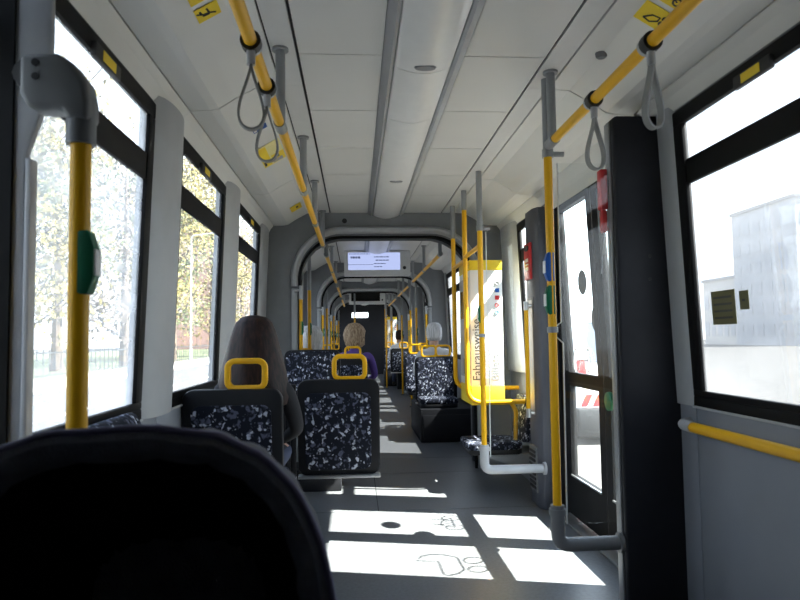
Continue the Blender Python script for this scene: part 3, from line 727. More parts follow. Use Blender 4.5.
cove_sticker('pictogram_sticker', -1, 0.12, 0.55, yA - 0.03, yA + 0.05, YELP, 'yellow pictogram sticker of a four-legged animal on the street side cove', dogm, group='yellow pictogram stickers on the coves')
cove_sticker('pictogram_sticker', -1, 0.12, 0.55, yA - 0.14, yA - 0.06, YELP, 'yellow pictogram sticker cut by the top edge of the picture, street side cove', dogm[:2], group='yellow pictogram stickers on the coves')
pm = [('line', INKB, [(0.25, 0.75), (0.5, 0.8), (0.7, 0.6), (0.7, 0.4), (0.45, 0.45), (0.25, 0.75)]), ('line', INKB, circ(0.85, 0.62, 0.07, 0.1)), ('line', INKB, circ(0.85, 0.35, 0.07, 0.1))]
bm_ = [('line', INKB, circ(0.75, 0.7, 0.12, 0.16)), ('line', INKB, circ(0.75, 0.3, 0.12, 0.16)), ('line', INKB, [(0.75, 0.7), (0.45, 0.55), (0.75, 0.3)]), ('line', INKB, [(0.35, 0.7), (0.45, 0.55), (0.4, 0.3)])]
cove_sticker('pictogram_sticker', 1, 0.0, 0.55, yB - 0.03, yB + 0.08, YELP, 'yellow pram pictogram sticker on the door side cove beside the rail', pm, group='yellow pictogram stickers on the coves')
cove_sticker('pictogram_sticker', 1, 0.0, 0.55, yB - 0.17, yB - 0.06, YELP, 'yellow bicycle pictogram sticker at the top edge of the picture', bm_, group='yellow pictogram stickers on the coves')
yN = sy(270, 158, -1, 0.25)
blk = lambda a, b, c, d: [(a, c), (b, c), (b, d), (a, d)]
cove_sticker('notice_sheet', -1, -0.1, 0.72, yN - 0.26, yN + 0.12, PAPER, 'pale yellow printed notice on the street side cove behind a hand strap',
             [('blk', YELP, blk(0.66, 0.98, 0.05, 0.95)), ('blk', YELP, blk(0.05, 0.6, 0.55, 0.95)), ('blk', GREEN, blk(0.3, 0.45, 0.6, 0.75)), ('blk', M('grey print', (0.35, 0.37, 0.45), 0.6), blk(0.2, 0.6, 0.80, 0.95)), ('blk', INKB, blk(0.86, 0.95, 0.72, 0.9))], 'notice')
cove_sticker('blue_sticker', -1, 0.15, 0.55, yN - 0.56, yN - 0.50, BLUE, 'small blue sticker on the street side cove before the notice', [('blk', WHITEP, blk(0.75, 0.95, 0.2, 0.8))])
yO = sy(298, 206, -1, 0.3)
cove_sticker('small_sticker', -1, 0.1, 0.6, yO - 0.08, yO + 0.1, YELP, 'small yellow sticker on the cove just before the first arch', [('blk', INKB, blk(0.3, 0.5, 0.3, 0.6))])

# stickers on the right window
OLIVE = M('olive sticker back', (0.11, 0.10, 0.03), 0.6)
def win_sticker(px0, py0, px1, py1, label, lines):
    f = lambda px, py: (lambda p: p)(at_x(px, py, WX(1, 1.3, 0.007)))
    a = f(px0, py0); b = f(px1, py1); t = thing('window_sticker', a, label, 'sticker', 'stickers on the large right window')
    P = lambda y, z: (WX(1, z, 0.0060), y, z); P2 = lambda y, z: (WX(1, z, 0.0075), y, z)
    ya, yb_, za, zb_ = max(a.y, b.y), min(a.y, b.y), max(a.z, b.z), min(a.z, b.z)
    MB().hexa([P(yb_, zb_), P(ya, zb_), P2(ya, zb_), P2(yb_, zb_), P(yb_, za), P(ya, za), P2(ya, za), P2(yb_, za)]).build('sheet', OLIVE, t, smooth=False)
    for k in range(lines):
        z = za - (za - zb_) * (k + 1) / (lines + 1); 
        Q = [(WX(1, z, 0.0054), y, zz) for y, zz in ((ya - 0.015, z - 0.004), (yb_ + 0.02, z - 0.004), (yb_ + 0.02, z + 0.004), (ya - 0.015, z + 0.004))]
        MB().add(Q, [(0, 1, 2, 3)]).build('print_line', INKB, t, smooth=False)
win_sticker(711, 292, 736, 324, 'larger olive square sticker low in the right window corner', 4)
win_sticker(739, 291, 749, 309, 'smaller olive sticker to the right of the larger one', 1)
# ------------------------------------------------------------------ ticket machine on its yellow frame
tm = thing('ticket_machine', (0.98, 5.2, 0.6), 'white and yellow ticket machine held in a yellow tube frame', 'ticket machine')
TY, TY2, TX0, TX1 = 4.92, 5.42, 0.875, 1.125
zt = at_y(490, 260, TY).z; zb = at_y(490, 405, TY).z; zwt = at_y(490, 270, TY).z; zwb = at_y(490, 386, TY).z
cab = box((TX0, TY, zwb), (TX1, TY2, zwt)).build('cabinet', WHITEP, tm, bevel=0.004)
box((TX0 - 0.002, TY - 0.002, zwt), (TX1 + 0.002, TY2, zt)).build('top_band', YELP, tm, bevel=0.004)
box((TX0 - 0.002, TY - 0.002, zb), (TX1 + 0.002, TY2, zwb)).build('bottom_band', YELP, tm, bevel=0.004)
LG1 = M('grey lettering', (0.30, 0.30, 0.30), 0.6); LG2 = M('pale lettering', (0.42, 0.42, 0.41), 0.6)
z0t = at_y(480, 381, TY).z
text_mesh('lettering', 'Fahrausweise', 0.088, INKB, cab, (TX0 + 0.070, TY, z0t), (0, 0, 1), (-1, 0, 0), 0.001)
text_mesh('lettering', 'Tickets', 0.082, LG2, cab, (TX0 + 0.147, TY, z0t), (0, 0, 1), (-1, 0, 0), 0.001)
text_mesh('lettering', 'Billets', 0.085, LG1, cab, (TX0 + 0.215, TY, z0t), (0, 0, 1), (-1, 0, 0), 0.001)
for i, mt in enumerate((LG1, BLUE, REDM, REDM, M('cyan print', (0.2, 0.5, 0.65), 0.6))):
    q = at_y(497, 283 + i * 7.3, TY)
    if i in (1, 2): box((q.x - 0.016, TY - 0.0025, q.z - 0.016), (q.x + 0.016, TY - 0.0005, q.z + 0.016)).build('payment_symbol', mt, cab, smooth=False)
    else: MB().tube([(q.x + 0.014 * math.cos(a), TY - 0.0015, q.z + 0.014 * math.sin(a)) for a in [2 * math.pi * j / 14 for j in range(14)]], 0.004, 6, True).build('payment_symbol', mt, cab)
box((TX0 - 0.006, TY + 0.05, zwb + 0.06), (TX0 + 0.001, TY2 - 0.05, zwt - 0.05)).build('operating_panel', LGREY, tm, bevel=0.003)
op = tm.children[-1]
box((TX0 - 0.009, TY + 0.10, 1.30), (TX0 - 0.005, TY2 - 0.1, 1.52)).build('touch_screen', M('dark screen', (0.006, 0.006, 0.007), 0.2), op)
for zz in (1.58, 1.20, 1.12): box((TX0 - 0.009, TY + 0.1, zz), (TX0 - 0.005, TY + 0.2, zz + 0.05)).build('slot', BLACKP, op)
box((TX0 - 0.010, TY + 0.1, 0.86), (TX0 - 0.005, TY2 - 0.2, 0.98)).build('ticket_tray', DGREYM, op)
# frame
fr = thing('machine_frame', (0.85, 5.1, 0.6), 'yellow bent-tube frame and ceiling posts carrying the ticket machine', 'tube frame')
for (y, zs, zb_, nm) in ((4.88, 2.12, 0.66, 'front'), (5.46, 1.99, 0.72, 'rear')):
    xx = 0.835
    MB().tube([(xx, y, zs), (xx, y, ZC + 0.004)], 0.021).build('upper_sleeve', GREYM, fr)
    MB().tube(fillet([(xx, y, zs), (xx, y, zb_), (WX(1, 0.7) + 0.004, y, zb_)], 0.12, 8), 0.0185, 14).build('bent_post', YEL, fr)
MB().tube([(0.835, 4.88, 1.735), (0.835, 5.46, 1.735)], 0.016).build('top_crossbar', YEL, fr)
MB().tube([(0.835, 4.30, 1.76), (0.835, 4.88, 1.76)], 0.016).build('top_crossbar', YEL, fr)
MB().tube(fillet([(1.05, 4.88, 0.66), (1.05, 5.46, 0.70)], 0.1), 0.016).build('lower_crossbar', YEL, fr)
MB().tube(fillet([(1.16, 4.88, 0.66), (1.20, 4.88, 0.60), (1.20, 4.92, 0.30)], 0.05), 0.016).build('lower_stay', YEL, fr)

for src, lb, ct in ((tm, 'far white and yellow ticket machine in the last section', 'ticket machine'), (fr, 'yellow tube frame of the far ticket machine', 'tube frame')):
    c = copy_tree(src); c.location.y += 12.9; tag(c, lb, ct)
# ------------------------------------------------------------------ seats
def cushion(mb, x0, x1, y0, y1, z0, z1): mb.box((x0, y0, z0), (x1, y1, z1)); return mb
def lean(mb, z0, k):
    for v in mb.v: v.y -= (v.z - z0) * k
    return mb
def make_seat(name, ped=True):
    """single forward-facing (+y) seat, back plane about y=0; origin on the floor"""
    t = thing(name, (0, 0, 0)); w = 0.46; h0, h1 = 0.385, 0.925; k = 0.10
    P = rrect(w, h1 - h0, 0.055, 6); zc = (h0 + h1) / 2
    mb = MB().prism([(x, 0.0, z + zc) for x, z in P], (0, 0.055, 0)); lean(mb, h0, k); mb.build('back_shell', SHELL, t, bevel=0.010)
    mb = MB().prism([(x * 0.80 - 0.004, -0.008, z * 0.80 + zc - 0.02) for x, z in P], (0, 0.012, 0)); lean(mb, h0, k); mb.build('rear_upholstery', FAB, t, bevel=0.004)
    mb = MB().prism([(x * 0.93, 0.05, z * 0.95 + zc) for x, z in P], (0, 0.045, 0)); lean(mb, h0, k); mb.build('backrest_cushion', FAB, t, bevel=0.015, seg=3)
    box((-w / 2, -0.02, h0 - 0.012), (w / 2, 0.05, h0 + 0.004)).build('bottom_rail', STEEL, t, bevel=0.002)
    Q = rrect(0.43, 0.44, 0.06, 5)
    MB().prism([(x, y + 0.27, 0.41) for x, y in Q], (0, 0, 0.06)).build('seat_cushion', FAB, t, bevel=0.018, seg=3)
    MB().prism([(x * 0.98, y * 0.98 + 0.27, 0.37) for x, y in Q], (0, 0, 0.042)).build('seat_pan', SHELL, t, bevel=0.006)
    if ped: MB().prism([(x * 0.35, y * 0.5 + 0.27, 0.0) for x, y in Q], (0, 0, 0.372)).build('pedestal', SHELL, t, bevel=0.01)
    hp = rrect(0.172, 0.126, 0.034, 6)
    yy = -(h1 - h0) * k + 0.03
    mb = MB().sweep([(x + 0.062, yy, z + h1 + 0.066) for x, z in hp], [(-0.013, -0.016), (0.0, -0.019), (0.013, -0.016), (0.013, 0.016), (0.0, 0.019), (-0.013, 0.016)], True, up=(0, 1, 0))
    mb.build('grab_handle', YEL, t, bevel=0.003)
    return t
proto = make_seat('tram_seat'); used = [False]; cant = make_seat('tram_seat', False)
def seat(x, y, label, flip=False, z=0.0, group='patterned tram seats'):
    o = proto if not used[0] else copy_tree(proto); used[0] = True
    o.location = (x, y, z); o.rotation_euler.z = math.pi if flip else 0
    return tag(o, label, 'seat', group)
beam = thing('seat_beam', (-0.4, 4.0, 0.31), 'dark wall beam carrying the two staggered near seats', 'beam')
box((WX(-1, 0.3) - 0.004, 3.98, 0.315), (0.07, 4.05, 0.368)).build('cross_tube', SHELL, beam, bevel=0.006)
box((WX(-1, 0.3) - 0.004, 3.38, 0.315), (-0.42, 3.45, 0.368)).build('cross_tube', SHELL, beam, bevel=0.006)
def cseat(x, y, label, first, flip=False):
    o = cant if first else copy_tree(cant); o.location = (x, y, 0); o.rotation_euler.z = math.pi if flip else 0; tag(o, label, 'seat', 'patterned tram seats')
cseat(at_y(233, 430, 3.1).x, 3.12, 'window seat nearest the camera on the street side, seen from behind', True)
cseat(-0.10, 3.72, 'aisle seat with yellow handle, seen from behind, right of the dark-haired passenger', False)
fsn = seat(-0.36, 5.42, 'backward-facing seat opposite the dark-haired passenger, before the first arch', True, 0.14)
pod = box((-0.80, 5.02, 0.0), (-0.12, 5.50, 0.14)).build('seat_podium', SHELL, bevel=0.01); tag(pod, 'low dark podium under the backward-facing seat by the first arch', 'podium')
# dark side panel between the two staggered seats
sp = thing('side_panel', (-0.39, 3.70, 0.38), 'dark ribbed upright panel filling the gap left of the aisle seat', 'panel')
for i in range(4): box((-0.455 + i * 0.03, 3.68, 0.385), (-0.428 + i * 0.03, 3.70, 0.90)).build('rib', SHELL, sp, bevel=0.004)
box((-0.455, 3.695, 0.375), (-0.338, 3.71, 0.895)).build('sheet', SHELL, sp, bevel=0.003)
box((-0.455, 3.675, 0.373), (-0.338, 3.72, 0.389)).build('bottom_rail', STEEL, sp, bevel=0.002)

# second section and beyond
seat(-0.10, 7.55, 'aisle seat of the passenger in purple'); seat(-0.57, 7.55, 'window seat beside the passenger in purple')
seat(-0.57, 6.45, 'window seat of the white-haired passenger behind the first arch')
cseat(0.93, 7.75, 'sunlit backward-facing seat on a tall box beyond the ticket machine', False, True)
cseat(0.99, 7.88, 'forward-facing seat of the white-haired passenger in white', False)
seat(0.92, 9.40, 'backward-facing seat just before the second arch on the sunny side', True)
seat(-0.55, 10.9, 'street side window seat in the third section'); seat(-0.10, 10.9, 'street side aisle seat in the third section')
seat(1.10, 11.2, 'sunny side window seat in the third section')
seat(-0.52, 14.3, 'street side seat in the fourth section')
cseat(0.92, 16.2, 'far backward-facing sunlit seat on a black box', False, True)
seat(1.0, 14.6, 'forward-facing seat of the far passenger in white')
def seat_box(x0, x1, y0, y1, label):
    t = thing('seat_box', ((x0 + x1) / 2, (y0 + y1) / 2, 0), label, 'box', 'boxes under the backward-facing seats')
    box((x0, y0, 0.0), (x1, y1, 0.365)).build('body', SHELL, t, bevel=0.012); box((x0 + 0.03, y0 - 0.006, 0.05), (x1 - 0.03, y0 + 0.004, 0.30)).build('front_panel', SHELL, t, bevel=0.003)
seat_box(0.70, 1.36, 7.18, 8.42, 'big dark box under the sunlit seat beyond the ticket machine')
seat_box(0.68, 1.34, 15.7, 16.35, 'far black box under the sunlit backward-facing seat')
# bench along the left wall, only its backrest top shows behind the hood
bn = thing('wall_bench', (-0.68, 1.95, 0), 'patterned folding bench backrest against the street side wall, below the dusty window', 'bench')
P = [(-0.80, 0.50), (-0.80, 0.895), (-0.775, 0.915), (-0.745, 0.90), (-0.73, 0.86), (-0.715, 0.50)]
MB().prism([(x, 1.45, z) for x, z in P], (0, 0.86, 0)).build('backrest', FAB, bn, bevel=0.02, seg=3)
MB().prism([(-0.79, 1.46, 0.40), (-0.62, 1.46, 0.40), (-0.62, 1.46, 0.50), (-0.79, 1.46, 0.50)], (0, 0.84, 0)).build('folded_seat', SHELL, bn, bevel=0.015)
box((-0.79, 1.5, 0.0), (-0.70, 2.26, 0.40)).build('support', SHELL, bn, bevel=0.01)
# folding seat behind the door column
fs = thing('folding_seat', (1.10, 4.95, 0), 'patterned fold-down seat under the ticket machine beside the door column', 'seat')
Q = rrect(0.42, 0.40, 0.06, 5)
MB().prism([(x * 1.0 + 1.02, y + 4.98, 0.315) for x, y in Q], (0, 0, 0.055)).build('seat_cushion', FAB, fs, bevel=0.016, seg=3)
MB().prism([(x * 0.95 + 1.03, y * 0.95 + 4.98, 0.28) for x, y in Q], (0, 0, 0.037)).build('seat_pan', BLACKP, fs, bevel=0.006)
mb = MB().prism([(1.235, y + 4.98, z + 0.53) for y, z in rrect(0.42, 0.34, 0.07, 5)], (0.05, 0, 0))
for v in mb.v: v.x += (v.z - 0.36) * 0.12
mb.build('backrest', FAB, fs, bevel=0.014, seg=3)
MB().prism([(1.36, 4.80, 0.12), (1.36, 4.80, 0.285), (0.90, 4.80, 0.285)], (0, 0.04, 0)).build('bracket', GREYM, fs)
MB().prism([(1.36, 5.12, 0.12), (1.36, 5.12, 0.285), (0.90, 5.12, 0.285)], (0, 0.04, 0)).build('bracket', GREYM, fs)

for ch in list(fsn.children):
    if ch.name.startswith('grab_handle'): bpy.data.objects.remove(ch)
# ------------------------------------------------------------------ people
def hair_mat(name, a, b):
    if name in MATS: return MATS[name]
    m, n, out = node_mat(name); bs = n.nodes.new('ShaderNodeBsdfPrincipled'); n.links.new(bs.outputs[0], out.inputs[0])
    t = n.nodes.new('ShaderNodeTexCoord'); mp = n.nodes.new('ShaderNodeMapping'); mp.inputs['Scale'].default_value = (90, 90, 6)
    no = n.nodes.new('ShaderNodeTexNoise'); no.inputs['Scale'].default_value = 1.0
    n.links.new(t.outputs['Object'], mp.inputs[0]); n.links.new(mp.outputs[0], no.inputs['Vector'])
    r = n.nodes.new('ShaderNodeValToRGB'); r.color_ramp.elements[0].position = 0.35; r.color_ramp.elements[1].position = 0.7
    r.color_ramp.elements[0].color = (*a, 1); r.color_ramp.elements[1].color = (*b, 1)
    n.links.new(no.outputs['Fac'], r.inputs[0]); n.links.new(r.outputs[0], bs.inputs['Base Color']); bs.inputs['Roughness'].default_value = 0.6; bs.inputs['Specular IOR Level'].default_value = 0.25
    bu = n.nodes.new('ShaderNodeBump'); bu.inputs['Strength'].default_value = 0.5; n.links.new(no.outputs['Fac'], bu.inputs['Height']); n.links.new(bu.outputs[0], bs.inputs['Normal'])
    MATS[name] = m; return m
SKIN = M('skin', (0.55, 0.33, 0.24), 0.5, var=0.04)
def person(x, y, z, label, top, trousers, hair, style, scale=1.0, leanx=0.0, turn=0.0):
    """seated figure facing +y, origin on the seat surface"""
    t = thing('person', (x, y, z), label, 'person'); 
    L = lambda a, b, c: (a + leanx * c, b, c)
    V = {'pel': (L(0, 0, .09), .13, .11), 'sp': (L(0, -.02, .25), .125, .10), 'ch': (L(0, -.03, .42), .15, .105), 'nb': (L(0, -.02, .545), .075, .065), 'nk': (L(0, .0, .61), .052, .055),
         'h1': (L(0, .02, .68), .068, .085), 'h2': (L(0, .015, .755), .078, .098), 'h3': (L(0, .005, .82), .060, .075)}
    E = [('pel', 'sp'), ('sp', 'ch'), ('ch', 'nb'), ('nb', 'nk'), ('nk', 'h1'), ('h1', 'h2'), ('h2', 'h3')]
    for s, q in ((-1, 'l'), (1, 'r')):
        V.update({q + 'sh': (L(s * .175, -.03, .50), .062, .062), q + 'el': (L(s * .235, .06, .25), .045, .045), q + 'wr': (L(s * .13, .27, .16), .03, .028), q + 'ha': (L(s * .075, .33, .15), .036, .02), q + 'fi': (L(s * .03, .37, .135), .022, .014),
                  q + 'hip': ((s * .095, .06, .075), .085, .08), q + 'kn': ((s * .115, .46, .07), .062, .062), q + 'an': ((s * .115, .47, -.36), .042, .042), q + 'to': ((s * .125, .60, -.405), .04, .03)})
        E += [('ch', q + 'sh'), (q + 'sh', q + 'el'), (q + 'el', q + 'wr'), (q + 'wr', q + 'ha'), (q + 'ha', q + 'fi'), ('pel', q + 'hip'), (q + 'hip', q + 'kn'), (q + 'kn', q + 'an'), (q + 'an', q + 'to')]
    ks = list(V); me = bpy.data.meshes.new('p'); me.from_pydata([Vector(V[k_][0]) * scale for k_ in ks], [(ks.index(a), ks.index(b)) for a, b in E], [])
    o = bpy.data.objects.new('p', me); COL.objects.link(o)
    sk = o.modifiers.new('s', 'SKIN'); sk.use_smooth_shade = True; sd = o.modifiers.new('d', 'SUBSURF'); sd.levels = 2
    for i, k_ in enumerate(ks):
        d = me.skin_vertices[0].data[i]; d.radius = (V[k_][1] * scale, V[k_][2] * scale); d.use_root = (k_ == 'pel')
    dg = bpy.context.evaluated_depsgraph_get(); bme = bpy.data.meshes.new_from_object(o.evaluated_get(dg)); bpy.data.objects.remove(o)
    bme.materials.clear()
    for m in (SKIN, top, trousers, BLACKP): bme.materials.append(m)
    for p in bme.polygons:
        c = p.center / scale; p.use_smooth = True
        if c.z > 0.585: p.material_index = 0
        elif c.z < -0.33: p.material_index = 3
        elif c.z < 0.12 and c.y > -0.2 and not (c.y > 0.22 and abs(c.x) < 0.2 and c.z > 0.118): p.material_index = 2
        elif c.y > 0.28 and c.z > 0.10 and abs(c.x) < 0.15: p.material_index = 0
        else: p.material_index = 1
    bme.name = 'body'; b = bpy.data.objects.new('body', bme); COL.objects.link(b); b.parent = t
    hx = leanx * 0.76 * scale; base = Vector((x + hx, y, z))
    S = scale
    # face
    for s in (-1, 1):
        MB().lathe([(0.001, -.012), (.008, -.008), (.011, 0), (.008, .008), (.001, .012)], base + Vector((s * .032 * S, .105 * S, .752 * S)), 10).build('eye', WHITEP, t)
        MB().lathe([(0.003, -.03), (.012, -.02), (.016, 0), (.014, .02), (.004, .032)], base + Vector((s * .083 * S, .005, .745 * S)), 10, 0.6, 1).build('ear', SKIN, t)
    MB().lathe([(.003, -.022), (.014, -.018), (.011, 0), (.006, .03)], base + Vector((0, .112 * S, .725 * S)), 10).build('nose', SKIN, t)
    box(base + Vector((-.022, .098, .672)) * 1, base + Vector((.022, .106, .679))).build('mouth', M('lip', (0.42, 0.15, 0.13), 0.5), t, bevel=0.002)
    # hair
    rnd = random.Random(int(x * 100 + y * 10)); c = base
    if style == 'long':
        prof = [(.02, .897), (.068, .885), (.100, .855), (.118, .81), (.134, .76), (.147, .70), (.163, .64), (.182, .57), (.197, .50), (.205, .44), (.19, .40), (.14, .385)]
    elif style == 'curly':
        prof = [(.02, .90), (.07, .885), (.105, .85), (.124, .80), (.130, .75), (.126, .69), (.112, .63), (.09, .60)]
    else:
        prof = [(.012, .875), (.055, .866), (.08, .845), (.096, .80), (.100, .75), (.098, .70), (.088, .66), (.07, .645)]
    n = 36; mb = MB(); 
    for j, (r, zz) in enumerate(prof):
        for i in range(n):
            a = 2 * math.pi * i / n; rr = r
            if style == 'curly': rr *= 1 + 0.10 * math.sin(5 * a + zz * 60) * math.sin(zz * 90 + i * 1.7) + rnd.uniform(-.05, .05)
            elif style == 'long': rr *= 1 + 0.02 * math.sin(9 * a + zz * 8) + rnd.uniform(-.008, .008)
            yy = rr * math.sin(a) * (1.0 if style != 'long' else 0.86) - 0.012
            front = math.sin(a) > 0.25 and zz < .82
            if front: yy = min(yy, 0.035 + (0.03 if zz > .78 else 0))
            mb.v.append(c + Vector((rr * math.cos(a) * S, yy * S, zz * S)))
    for j in range(len(prof) - 1):
        for i in range(n): i2 = (i + 1) % n; mb.f.append((j * n + i, j * n + i2, (j + 1) * n + i2, (j + 1) * n + i))
    mb.f.append(tuple(range(n - 1, -1, -1))); k0 = (len(prof) - 1) * n; mb.f.append(tuple(k0 + i for i in range(n)))
    mb.build('hair', hair, t)
    return t
BLKC = M('black cloth', (0.012, 0.012, 0.016), 0.9, bump=0.2); PURP = M('purple cloth', (0.085, 0.045, 0.22), 0.85, bump=0.2); WHC = M('white cloth', (0.72, 0.72, 0.74), 0.85, bump=0.2)
GRC = M('grey cloth', (0.16, 0.17, 0.2), 0.9); JEAN = M('dark denim', (0.03, 0.04, 0.08), 0.9)
SZ = 0.47
person(at_y(256, 345, 3.40).x, 3.34, SZ, 'passenger with long dark brown hair in black, seen from behind', BLKC, JEAN, hair_mat('dark brown hair', (0.005, 0.002, 0.002), (0.026, 0.009, 0.007)), 'long', 0.90)
person(at_y(353, 338, 7.78).x + 0.04, 7.78, SZ, 'passenger with curly light brown hair in a purple jacket', PURP, JEAN, hair_mat('light brown curls', (0.16, 0.10, 0.06), (0.48, 0.36, 0.24)), 'curly', 0.97, -0.03)
person(at_y(311, 336, 6.68).x, 6.68, SZ, 'white-haired passenger partly hidden behind the first arch', GRC, JEAN, hair_mat('white hair', (0.45, 0.45, 0.47), (0.72, 0.72, 0.74)), 'curly', 0.92)
person(at_y(434, 333, 8.12).x, 8.12, SZ, 'white-haired passenger in white by the sunny window', WHC, GRC, hair_mat('white hair', (0.45, 0.45, 0.47), (0.72, 0.72, 0.74)), 'short', 1.0)
person(1.0, 14.85, SZ, 'far passenger in white with dark hair on the sunny side', WHC, JEAN, hair_mat('dark brown hair', (0.005, 0.002, 0.002), (0.026, 0.009, 0.007)), 'short', 1.0)
person(-0.53, 14.55, SZ, 'far dark-haired passenger in black on the street side', BLKC, JEAN, hair_mat('dark brown hair', (0.005, 0.002, 0.002), (0.026, 0.009, 0.007)), 'short', 1.0)

# ------------------------------------------------------------------ pushchair whose hood fills the lower left
HOODF = M('hood outer cloth', (0.13, 0.135, 0.165), 0.9, var=0.2, scale=30, bump=0.4, bscale=300)
HOODI = M('hood lining', (0.006, 0.006, 0.007), 0.95)
PIPE = M('hood piping', (0.16, 0.15, 0.25), 0.7)
pc = thing('pushchair', (-0.28, 0.95, 0), 'dark pushchair with an open black hood, very close in the lower left', 'pushchair')
hy = 0.86
def hood_sec(f, grow=0.0):
    """cross-section arch of the hood: f=0 front rim, 1 at the closed back"""
    pts = []
    cx = at_y(120, 500, hy).x; top = at_y(150, 429, hy).z; right = at_y(337, 600, hy).x; hw = right - cx + grow; hh = 0.36 + grow
    n = 40; sc = math.sqrt(max(0.0, 1 - f ** 2.4))
    e = 2.9
    for i in range(n + 1):
        a = math.pi * i / n; c, s = math.cos(a), math.sin(a)
        px_ = math.copysign(abs(c) ** (2 / e), c) * hw * (0.30 + 0.70 * sc); pz = (abs(s) ** (2 / e)) * hh * sc
        wr = 0.004 * math.sin(i * 1.9 + f * 5) * (1 if f > 0 else 0.4)
        pts.append(Vector((cx - px_, hy + f * 0.30, top - 0.36 + pz + wr)))
    return pts
def skin_loft(rings, name, mat, parent):
    mb = MB(); m = len(rings[0])
    for r_ in rings: mb.v += r_
    for j in range(len(rings) - 1):
        for i in range(m - 1): mb.f.append((j * m + i, j * m + i + 1, (j + 1) * m + i + 1, (j + 1) * m + i))
    return mb.build(name, mat, parent)
hood = skin_loft([hood_sec(f) for f in (0, .12, .25, .4, .55, .7, .82, .92, 1.0)], 'hood', HOODF, pc)
skin_loft([hood_sec(f, -0.012) for f in (0.02, .12, .25, .4, .55, .7, .82, .92, 0.98)], 'hood_lining', HOODI, hood)
# gathered turned-in band and piped edge
rim = hood_sec(0); rimi = hood_sec(0, -0.012); cxm = sum((p.x for p in rim)) / len(rim)
band = []
for j, (inw, dy) in enumerate(((0, 0), (0.012, -0.010), (0.028, -0.006), (0.042, 0.012), (0.046, 0.03))):
    ring = []
    for i, p in enumerate(rim):
        c = Vector((cxm, hy, p.z * 0.0 + rim[20].z - 0.30)); d = (c - p); d.y = 0; d.normalize()
        g = 0.0022 * math.sin(i * 2.3) * (j / 4)
        q = p + d * (inw + g); q.y = hy + dy; ring.append(q)
    band.append(ring)
skin_loft(band, 'hood_band', HOODF, hood)
MB().tube(rim, 0.005, 8).build('hood_piping', PIPE, hood)
zb0 = rim[0].z
cxr = cxm
# carry seat, frame and wheels below (outside the picture)
mb = MB()
P = rrect(0.50, 0.62, 0.14, 6)
mb.prism([(cxr + x, hy + 0.02 + y, zb0 - 0.20) for x, y in P], (0, 0, 0.22)); mb.build('carry_seat', HOODI, pc, bevel=0.02)
for s in (-1, 1):
    xx = cxr + s * 0.24
    MB().tube(fillet([(xx, 1.03, 0.14), (xx, 0.85, 0.42), (xx, 0.60, 0.80), (xx * 0.999, 0.42, 0.84)], 0.1), 0.012, 10).build('frame_tube', STEEL, pc)
    MB().tube([(xx, 0.62, 0.14), (xx, 0.95, 0.50)], 0.012, 10).build('frame_tube', STEEL, pc)
    for yy in (0.62, 1.03):
        wv = MB().tube([(xx, yy + 0.10 * math.cos(a), 0.128 + 0.10 * math.sin(a)) for a in [2 * math.pi * i / 24 for i in range(24)]], 0.022, 8, True).build('wheel', BLACKP, pc)
        MB().tube([(xx - 0.012, yy, 0.128), (xx + 0.012, yy, 0.128)], 0.03, 12).build('hub', STEEL, wv)
        for q in range(5):
            a = 2 * math.pi * q / 5; MB().tube([(xx, yy, 0.128), (xx, yy + 0.09 * math.cos(a), 0.128 + 0.09 * math.sin(a))], 0.006, 6).build('spoke', STEEL, wv)
MB().tube([(cxr - 0.24, 0.42, 0.84), (cxr + 0.24, 0.42, 0.84)], 0.014, 10).build('push_handle', BLACKP, pc)

# ------------------------------------------------------------------ outside
G = -0.35
ASPH = M('street asphalt', (0.075, 0.075, 0.078), 0.9, var=0.08, scale=0.6)
PAVE = M('pale paving', (0.065, 0.06, 0.054), 0.9, var=0.12, scale=0.4)
GRASS = M('dry grass verge', (0.10, 0.115, 0.05), 0.95, var=0.25, scale=1.5)
LINE = M('road paint', (0.75, 0.75, 0.74), 0.8)
CURB = M('kerb stone', (0.42, 0.41, 0.39), 0.9)
gr = box((-80, -60, G - 0.5), (120, 180, G)).build('ground', PAVE, smooth=False); tag(gr, 'pale paved ground around the tram', kind='structure')
rd = box((-9.6, -60, G), (-2.6, 180, G + 0.012)).build('street', ASPH, smooth=False); tag(rd, 'grey asphalt street on the left side', kind='structure')
vg = box((-40, -60, G), (-12.4, 180, G + 0.02)).build('verge', GRASS, smooth=False); tag(vg, 'grassy ground behind the pavement fence', kind='structure')
kb = box((-9.9, -60, G), (-9.6, 180, G + 0.13)).build('kerb', CURB, smooth=False); tag(box((-12.4, -60, G), (-9.9, 180, G + 0.12)).build('pavement', M('pale pavement slabs', (0.26, 0.25, 0.24), 0.9), smooth=False), 'pale pavement between the street and the railing fence', kind='structure')
tag(kb, 'stone kerb along the far side of the street', kind='structure')
tag(box((-3.3, -60, G + 0.012), (-3.15, 180, G + 0.016)).build('edge_line', LINE, smooth=False), 'continuous white edge line nearest the tram', 'road line')
ORD = 'first second third fourth fifth sixth seventh eighth ninth tenth eleventh twelfth thirteenth fourteenth'.split()
for i in range(14):
    y = 8 + i * 6.0
    tag(box((-6.2, y, G + 0.012), (-6.05, y + 3.4, G + 0.016)).build('lane_dash', LINE, smooth=False), 'white lane dash on the left street, %s counted from the camera' % ORD[i], 'lane dash', 'dashes of the street lane line')
